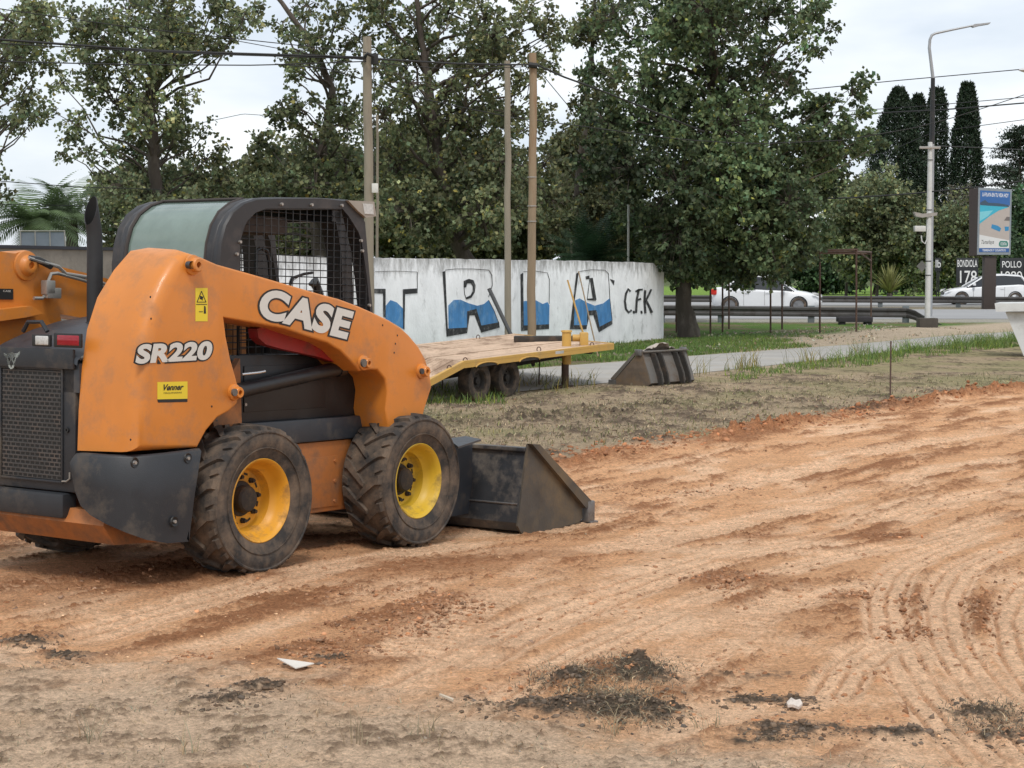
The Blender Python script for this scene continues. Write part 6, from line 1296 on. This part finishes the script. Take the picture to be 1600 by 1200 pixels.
# low dark trough by the near guardrail, white framed boards, white canopy
s = MB(); p = G(1335, 505); q = at(1335, 498, 53.0); s.bbox((at(1308, 500, 53.)[0], 52.8, at(0, 503, 53.)[2]), (at(1362, 500, 53.)[0], 53.2, at(0, 495, 53.)[2]), .02); s.bbox((at(1350, 500, 53.)[0], 52.85, 0), (at(1361, 500, 53.)[0], 53.15, at(0, 503, 53.)[2]), .01); s.bbox((at(1311, 500, 53.)[0], 52.85, 0), (at(1320, 500, 53.)[0], 53.15, at(0, 503, 53.)[2]), .01)
tag(s.build('bench', mat('dark_bench', (.035, .03, .035), .8)), 'low dark bench in front of the near guardrail', 'bench')
bo_ = empty('framed_panel', (0, 0, 0)); D = 31; s = MB(); P_ = lambda x, y, d=0: Vector(at(x, y, D))+Vector((0, d, 0))
s.prism([P_(31, 361), P_(101, 362), P_(103, 392), P_(32, 392)], (0, .03, 0)); s.build('sheet', mat('panel_blue_grey', (.22, .25, .30), .6), bo_, smooth=0)
s = MB()
for a, b in (((31, 361), (102, 361)), ((32, 361), (33, 392)), ((55, 361), (56, 392)), ((78, 361), (79, 392)), ((101, 361), (103, 392))): s.tube([P_(*a, -.012), P_(*b, -.012)], .014, 6)
s.build('frame', mPipe, bo_); tag(bo_, 'grey blue panel in a pale metal frame above the bare wall at far left', 'panel')
D = 58; cn = empty('canopy_house', (0, 0, 0)); s = MB(); s.prism([tuple(at(x, y, D)) for x, y in ((560, 372), (700, 374), (700, 384), (560, 383))], (0, 2.0, 0)); s.build('roof_slab', mWhiteP, cn, smooth=0)
s = MB(); s.prism([tuple(at(x, y, D+.3)) for x, y in ((640, 335), (668, 335), (668, 372), (640, 372))], (0, 1.0, 0)); s.build('upper_wall', mWhiteP, cn, smooth=0)
for px in (563, 632, 697): s = MB(); q = at(px, 384, D+.1); s.tube([(q[0], q[1]+.1, 0), (q[0], q[1]+.1, q[2])], .05, 6); s.build('post', mWhiteP, cn)
tag(cn, 'white flat roofed canopy glimpsed through the foliage above the letter T', 'canopy')

# ================================================================ GRASS, WEEDS, LITTER
def blades(name, P, h, w_, lean, col, lm, seg=3, kind='stuff'):
    N = len(P); a = rng.uniform(0, 2*np.pi, N); L_ = h*rng.uniform(.5, 1.2, N); ln = lean*rng.uniform(.2, 1.3, N); dx = np.cos(a); dy = np.sin(a); sx, sy = -dy, dx
    rot = rng.uniform(0, 2*np.pi, N); sx, sy = np.cos(rot), np.sin(rot)
    V_ = []
    for k in range(seg+1):
        t = k/seg; ww = w_*(1-t**1.5)*.5+.0004; off = ln*L_*t**2; zz = L_*t*(1-.35*ln*t)
        for sg in (-1, 1): V_.append(np.c_[P[:, 0]+dx*off+sg*sx*ww, P[:, 1]+dy*off+sg*sy*ww, P[:, 2]+zz])
    V_ = np.stack(V_, 1).reshape(-1, 3); nv = 2*(seg+1); base = np.arange(N)[:, None, None]*nv
    f = np.array([[2*k, 2*k+1, 2*k+3, 2*k+2] for k in range(seg)])[None]; F_ = (base+f).reshape(-1, 4)
    o = npmesh(name, V_, F_, lm, attrs={'leaf': np.repeat(col, nv, 0)}); o['kind'] = kind; return o
lmGrass = leaf_mat('grass_green', (.13, .20, .05), trans=.3); lmDry = leaf_mat('grass_dry', (.34, .27, .17), trans=.2); lmOl = leaf_mat('grass_olive', (.17, .17, .07), trans=.3)
def gscatter(n, a, b, w, h):
    P_ = np.array([G(x, y) for x, y in zip(rng.normal(a, w*.55, n), rng.normal(b, h*.55, n))]); P_[:, 2] = gzs(P_[:, 0], P_[:, 1])-.002; return P_
def scatter(n, px0, py0, px1, py1, zfn=True):
    a = rng.uniform(px0, px1, n); b = rng.uniform(py0, py1, n); P_ = np.array([G(x, y) for x, y in zip(a, b)]); P_[:, 2] = gzs(P_[:, 0], P_[:, 1])-.005; return P_
def along(n, ln_, x0, x1, d0, d1, s1=1.4):
    x = rng.uniform(x0, x1, n); y = ext(ln_, x, 1.2, s1)+rng.uniform(d0, d1, n); z = gzs(x, y); return np.c_[x, y, z-.005]
def clumpy(P, sc, thr, s): m = fbm(P[:, 0]*sc, P[:, 1]*sc, 3, s) > thr; return P[m]
P_ = along(26000, ROADF, -3, 7.5, .1, 7, 1.5); P_ = clumpy(P_, .5, -.15, 91); blades('verge_grass', P_, .10, .016, .5, leafcol(len(P_), .3), lmGrass)
P_ = along(9000, ROADN, 3.3, 12, -2.8, .1); P_ = clumpy(P_, 1.3, .05, 92); blades('roadside_grass', P_, .12, .010, .9, leafcol(len(P_), .35, .15), lmGrass)
P_ = along(5200, ROADN, 5.6, 12, -2.4, -.1); P_ = clumpy(P_, 1.1, -.02, 93); P_ = P_[rng.random(len(P_)) < .25+.75*(P_[:, 0] > 8)]; blades('tall_grass', P_, .36, .010, .9, leafcol(len(P_), .35, .1), lmGrass, seg=4)
P_ = along(700, ROADN, 1.8, 7, -.7, .0); P_ = clumpy(P_, 1.4, .12, 94); blades('weeds', P_, .42, .009, .7, leafcol(len(P_), .3, .3), lmOl, seg=4)
P_ = scatter(520, 655, 606, 790, 634); blades('weeds', P_, .17, .010, .7, leafcol(len(P_), .3, .2), lmGrass, seg=4)
P_ = scatter(380, 770, 588, 935, 614); P_ = clumpy(P_, 2.5, .0, 95); blades('weeds', P_, .25, .011, .8, leafcol(len(P_), .3, .2), lmOl, seg=4)
P_ = scatter(42000, 640, 585, 1640, 740); yb = ext(BERM, P_[:, 0], .75, 1.3); rn_ = ext(ROADN, P_[:, 0], 1.2, 1.4); P_ = P_[(P_[:, 1] > yb+.1) & (P_[:, 1] < rn_-.2)]; P_ = clumpy(P_, 1.3, -.25, 96); c_ = leafcol(len(P_), .4, 0); P_ = P_[::2]; c_ = c_[::2]; blades('dry_grass', P_, .04, .008, 1.6, c_, lmDry, seg=2)
P_ = P_[::4]; blades('dry_grass', P_+rng.normal(0, .1, P_.shape)*np.array([1, 1, 0]), .07, .010, 1.0, leafcol(len(P_), .4, 0), lmOl, seg=2)
P_ = scatter(5000, -40, 1010, 1640, 1230); yn_ = ext(NEAR, P_[:, 0], .1, -.1); P_ = P_[P_[:, 1] < yn_+.1]; P_ = clumpy(P_, 3, -.05, 97); blades('straw', P_, .030, .0035, 1.9, leafcol(len(P_), .35, 0), lmDry, seg=2)
P_ = np.concatenate([scatter(70, a-55, b-25, a+55, b+25) for a, b in ((995, 1060), (985, 1115), (890, 1070), (960, 1090), (1550, 1125))]); P_[:, 2] += .012; P_ = np.repeat(P_, 9, 0)+rng.normal(0, .05, (9*len(P_), 3))*np.array([1, 1, .1]); c_ = leafcol(len(P_), .5, 0); c_[rng.random(len(P_)) < .7, :3] *= .35; blades('root_fibres', P_, .028, .0028, 2.6, c_, lmDry, seg=4)
P_ = np.concatenate([scatter(14, a-20, b-6, a+20, b+6) for a, b in ((145*1, 1175), (555, 1180), (1105, 1140), (660, 1165), (300, 1190), (950, 1150))]); blades('straw', P_, .12, .003, .9, leafcol(len(P_), .3, 0), lmDry, seg=4)
# clods
def clods(name, P, s0, s1, m, flat=.7):
    ico = [(-.526, 0, .851), (.526, 0, .851), (-.526, 0, -.851), (.526, 0, -.851), (0, .851, .526), (0, .851, -.526), (0, -.851, .526), (0, -.851, -.526), (.851, .526, 0), (-.851, .526, 0), (.851, -.526, 0), (-.851, -.526, 0)]
    fi = [(0, 4, 1), (0, 9, 4), (9, 5, 4), (4, 5, 8), (4, 8, 1), (8, 10, 1), (8, 3, 10), (5, 3, 8), (5, 2, 3), (2, 7, 3), (7, 10, 3), (7, 6, 10), (7, 11, 6), (11, 0, 6), (0, 1, 6), (6, 1, 10), (9, 0, 11), (9, 11, 2), (9, 2, 5), (7, 2, 11)]
    N = len(P); I = np.array(ico)[None]*(1+rng.normal(0, .34, (N, 12, 1))); sz = (s0*(s1/s0)**(rng.random(N)**2.2))[:, None, None]
    ax_ = rng.uniform(.7, 1.3, (N, 1, 3)); ax_[:, :, 2] *= flat; a = rng.uniform(0, 6.28, N); c, s = np.cos(a)[:, None], np.sin(a)[:, None]
    V_ = I*sz*ax_; V_ = np.stack([V_[..., 0]*c-V_[..., 1]*s, V_[..., 0]*s+V_[..., 1]*c, V_[..., 2]], -1)+P[:, None, :]
    F_ = (np.arange(N)[:, None, None]*12+np.array(fi)[None]).reshape(-1, 3); sh = np.exp(rng.normal(0, .24, N)); wr = np.exp(rng.normal(0, .07, N)); col = np.repeat(np.c_[sh*wr, sh, sh/wr, np.ones(N)], 12, 0)
    o = npmesh(name, V_.reshape(-1, 3), F_, m, attrs={'leaf': col}, k=3, smooth=False); o['kind'] = 'stuff'; return o
def clod_mat(name, col): return leaf_mat(name, col, trans=0, rough=.95)
mCRb = clod_mat('clod_berm', (.34, .155, .075)); mCR, mCD, mCG = clod_mat('clod_red', (.33, .17, .09)), clod_mat('clod_dark', (.135, .094, .064)), clod_mat('clod_grey', (.27, .20, .14))
def pick(P, fn): return P[fn(P)]
x = rng.uniform(.2, 11, 9000); y = ext(BERM, x, .75, 1.3)+fbm(x*.9, x*0+1.0, 3, 5)*.3+rng.normal(-.12, .25, 9000); P_ = np.c_[x, y, gzs(x, y)]; P_ = P_[::2]; clods('berm_clods', P_, .004, .034, mCRb)
dens = lambda P, s, thr: P[fbm((P[:, 0]*HDX+P[:, 1]*HDY)*.8, (-P[:, 0]*HDY+P[:, 1]*HDX)*2.6, 4, s) > thr]
P_ = scatter(40000, -60, 640, 1660, 1160); yb = ext(BERM, P_[:, 0], .75, 1.3); P_ = P_[(P_[:, 1] < yb) & (P_[:, 1] > ext(NEAR, P_[:, 0], .1, -.1)+.25)]; P_ = dens(P_, 11, .06); clods('soil_crumbs', P_, .003, .016, mCR)
P_ = np.concatenate([gscatter(n_, a, b, w_, h_) for a, b, w_, h_, n_ in ((690, 945, 65, 18, 420), (640, 965, 90, 18, 260), (510, 1015, 85, 18, 320), (1135, 905, 62, 14, 420), (600, 985, 90, 15, 200), (1425, 940, 12, 20, 60), (1535, 955, 22, 30, 140), (1420, 988, 35, 12, 120), (1330, 932, 26, 7, 80), (570, 925, 60, 8, 100), (300, 1025, 30, 8, 60), (1050, 750, 250, 8, 200), (1180, 823, 25, 5, 60), (1385, 828, 25, 5, 60))])
P_ = np.concatenate([P_+rng.normal(0, .03, P_.shape)*np.array([1, 1, .03]) for _ in range(5)]); P_ = P_[::2]; clods('soil_crumbs', P_, .0025, .015, mCR)
P_ = np.concatenate([gscatter(n_, a, b, w_, h_) for a, b, w_, h_, n_ in ((1000, 1055, 42, 20, 300), (985, 1116, 85, 20, 550), (890, 1070, 30, 22, 160), (880, 1112, 45, 16, 180), (1235, 1098, 50, 10, 120), (1165, 1095, 22, 7, 60), (1240, 1145, 80, 14, 260), (1410, 1148, 60, 9, 140), (1530, 1112, 45, 14, 180), (1580, 1150, 40, 16, 140), (410, 1085, 30, 10, 110), (350, 1105, 55, 12, 140), (110, 1032, 35, 9, 80), (50, 1005, 45, 12, 140), (800, 1110, 80, 14, 160), (510, 1030, 35, 8, 90), (1340, 643, 45, 10, 320), (1000, 690, 50, 5, 120), (900, 655, 110, 9, 260), (985, 650, 60, 6, 120), (740, 665, 60, 10, 120))])
P_ = np.concatenate([P_+rng.normal(0, .05, P_.shape)*np.array([1, 1, 0])+np.array([0, 0, .006]) for _ in range(6)]); P_[:, 2] = gzs(P_[:, 0], P_[:, 1]); P_ = P_[::4]; clods('topsoil_clods', P_, .002, .014, mCD)
P_ = scatter(34000, -60, 640, 1660, 1180); yb = ext(BERM, P_[:, 0], .75, 1.3); P_ = P_[(P_[:, 1] < yb) & (P_[:, 1] > ext(NEAR, P_[:, 0], .1, -.1)-.2)]; clods('sand_crumbs', P_, .0022, .0075, clod_mat('crumb_sand', (.58, .36, .20)))
x = scatter(9000, 660, 600, 1640, 715); yb = ext(BERM, x[:, 0], .75, 1.3); rn_ = ext(ROADN, x[:, 0], 1.2, 1.4); x = x[(x[:, 1] > yb+.1) & (x[:, 1] < rn_-.5)]; x = clumpy(x, 2.2, .12, 103); clods('verge_clods', x, .006, .030, mCD)
P_ = scatter(14000, -40, 1040, 1640, 1240); yn_ = ext(NEAR, P_[:, 0], .1, -.1); P_ = P_[P_[:, 1] < yn_]; P_ = clumpy(P_, 3, .0, 98); clods('topsoil_crumbs', P_, .002, .010, mCG)
P_ = along(2600, ROADF, 2, 12, .3, 9, 1.5); P_ = clumpy(P_, .6, .05, 99); V_, F_, C_ = leaves_arr(P_+np.array([0, 0, .04]), .07, leafcol(len(P_), .3, 0)); o = npmesh('fallen_leaves', V_, F_, leaf_mat('fallen_leaf', (.38, .33, .24)), attrs={'leaf': C_}); o['kind'] = 'stuff'
# litter
def litter(name, label, cat, pts, h, m, th=.004):
    vs = []
    for (x, y, dz) in pts: q = G(x, y); vs.append((q[0], q[1], gz(q[0], q[1])+h+dz))
    c_ = Vector(vs[0]); s = MB(); s.prism([Vector(v)-c_ for v in vs], (0, 0, th)); o = s.build(name, m, smooth=0); o.location = c_; tag(o, label, cat); return o
litter('torn_sheet', 'torn white piece of sheet lying on the soil in the left foreground', 'litter', [(433, 1041, .015), (447, 1040, .01), (465, 1044, .012), (491, 1046, .004), (480, 1049, .004), (462, 1053, 0)], .012, mat('torn_white', (.62, .58, .52), .7))
litter('white_rubble', 'small white lump of rubble among the dark clods in the right foreground', 'rubble', [(1229, 1106, 0), (1236, 1103, .008), (1243, 1105, .004), (1250, 1104, .006), (1254, 1108, .002), (1248, 1112, 0), (1238, 1110, .003), (1231, 1110, 0)], .012, mat('rubble_white', (.55, .48, .42), .9, var=.3, vscale=60), th=.010)
litter('stick', 'short pale stick on the soil below the centre', 'stick', [(686, 1104, 0), (688, 1103, 0), (709, 1109, 0), (708, 1111, 0)], .012, mDry if False else mat('pale_stick', (.5, .42, .32), .8), th=.008)
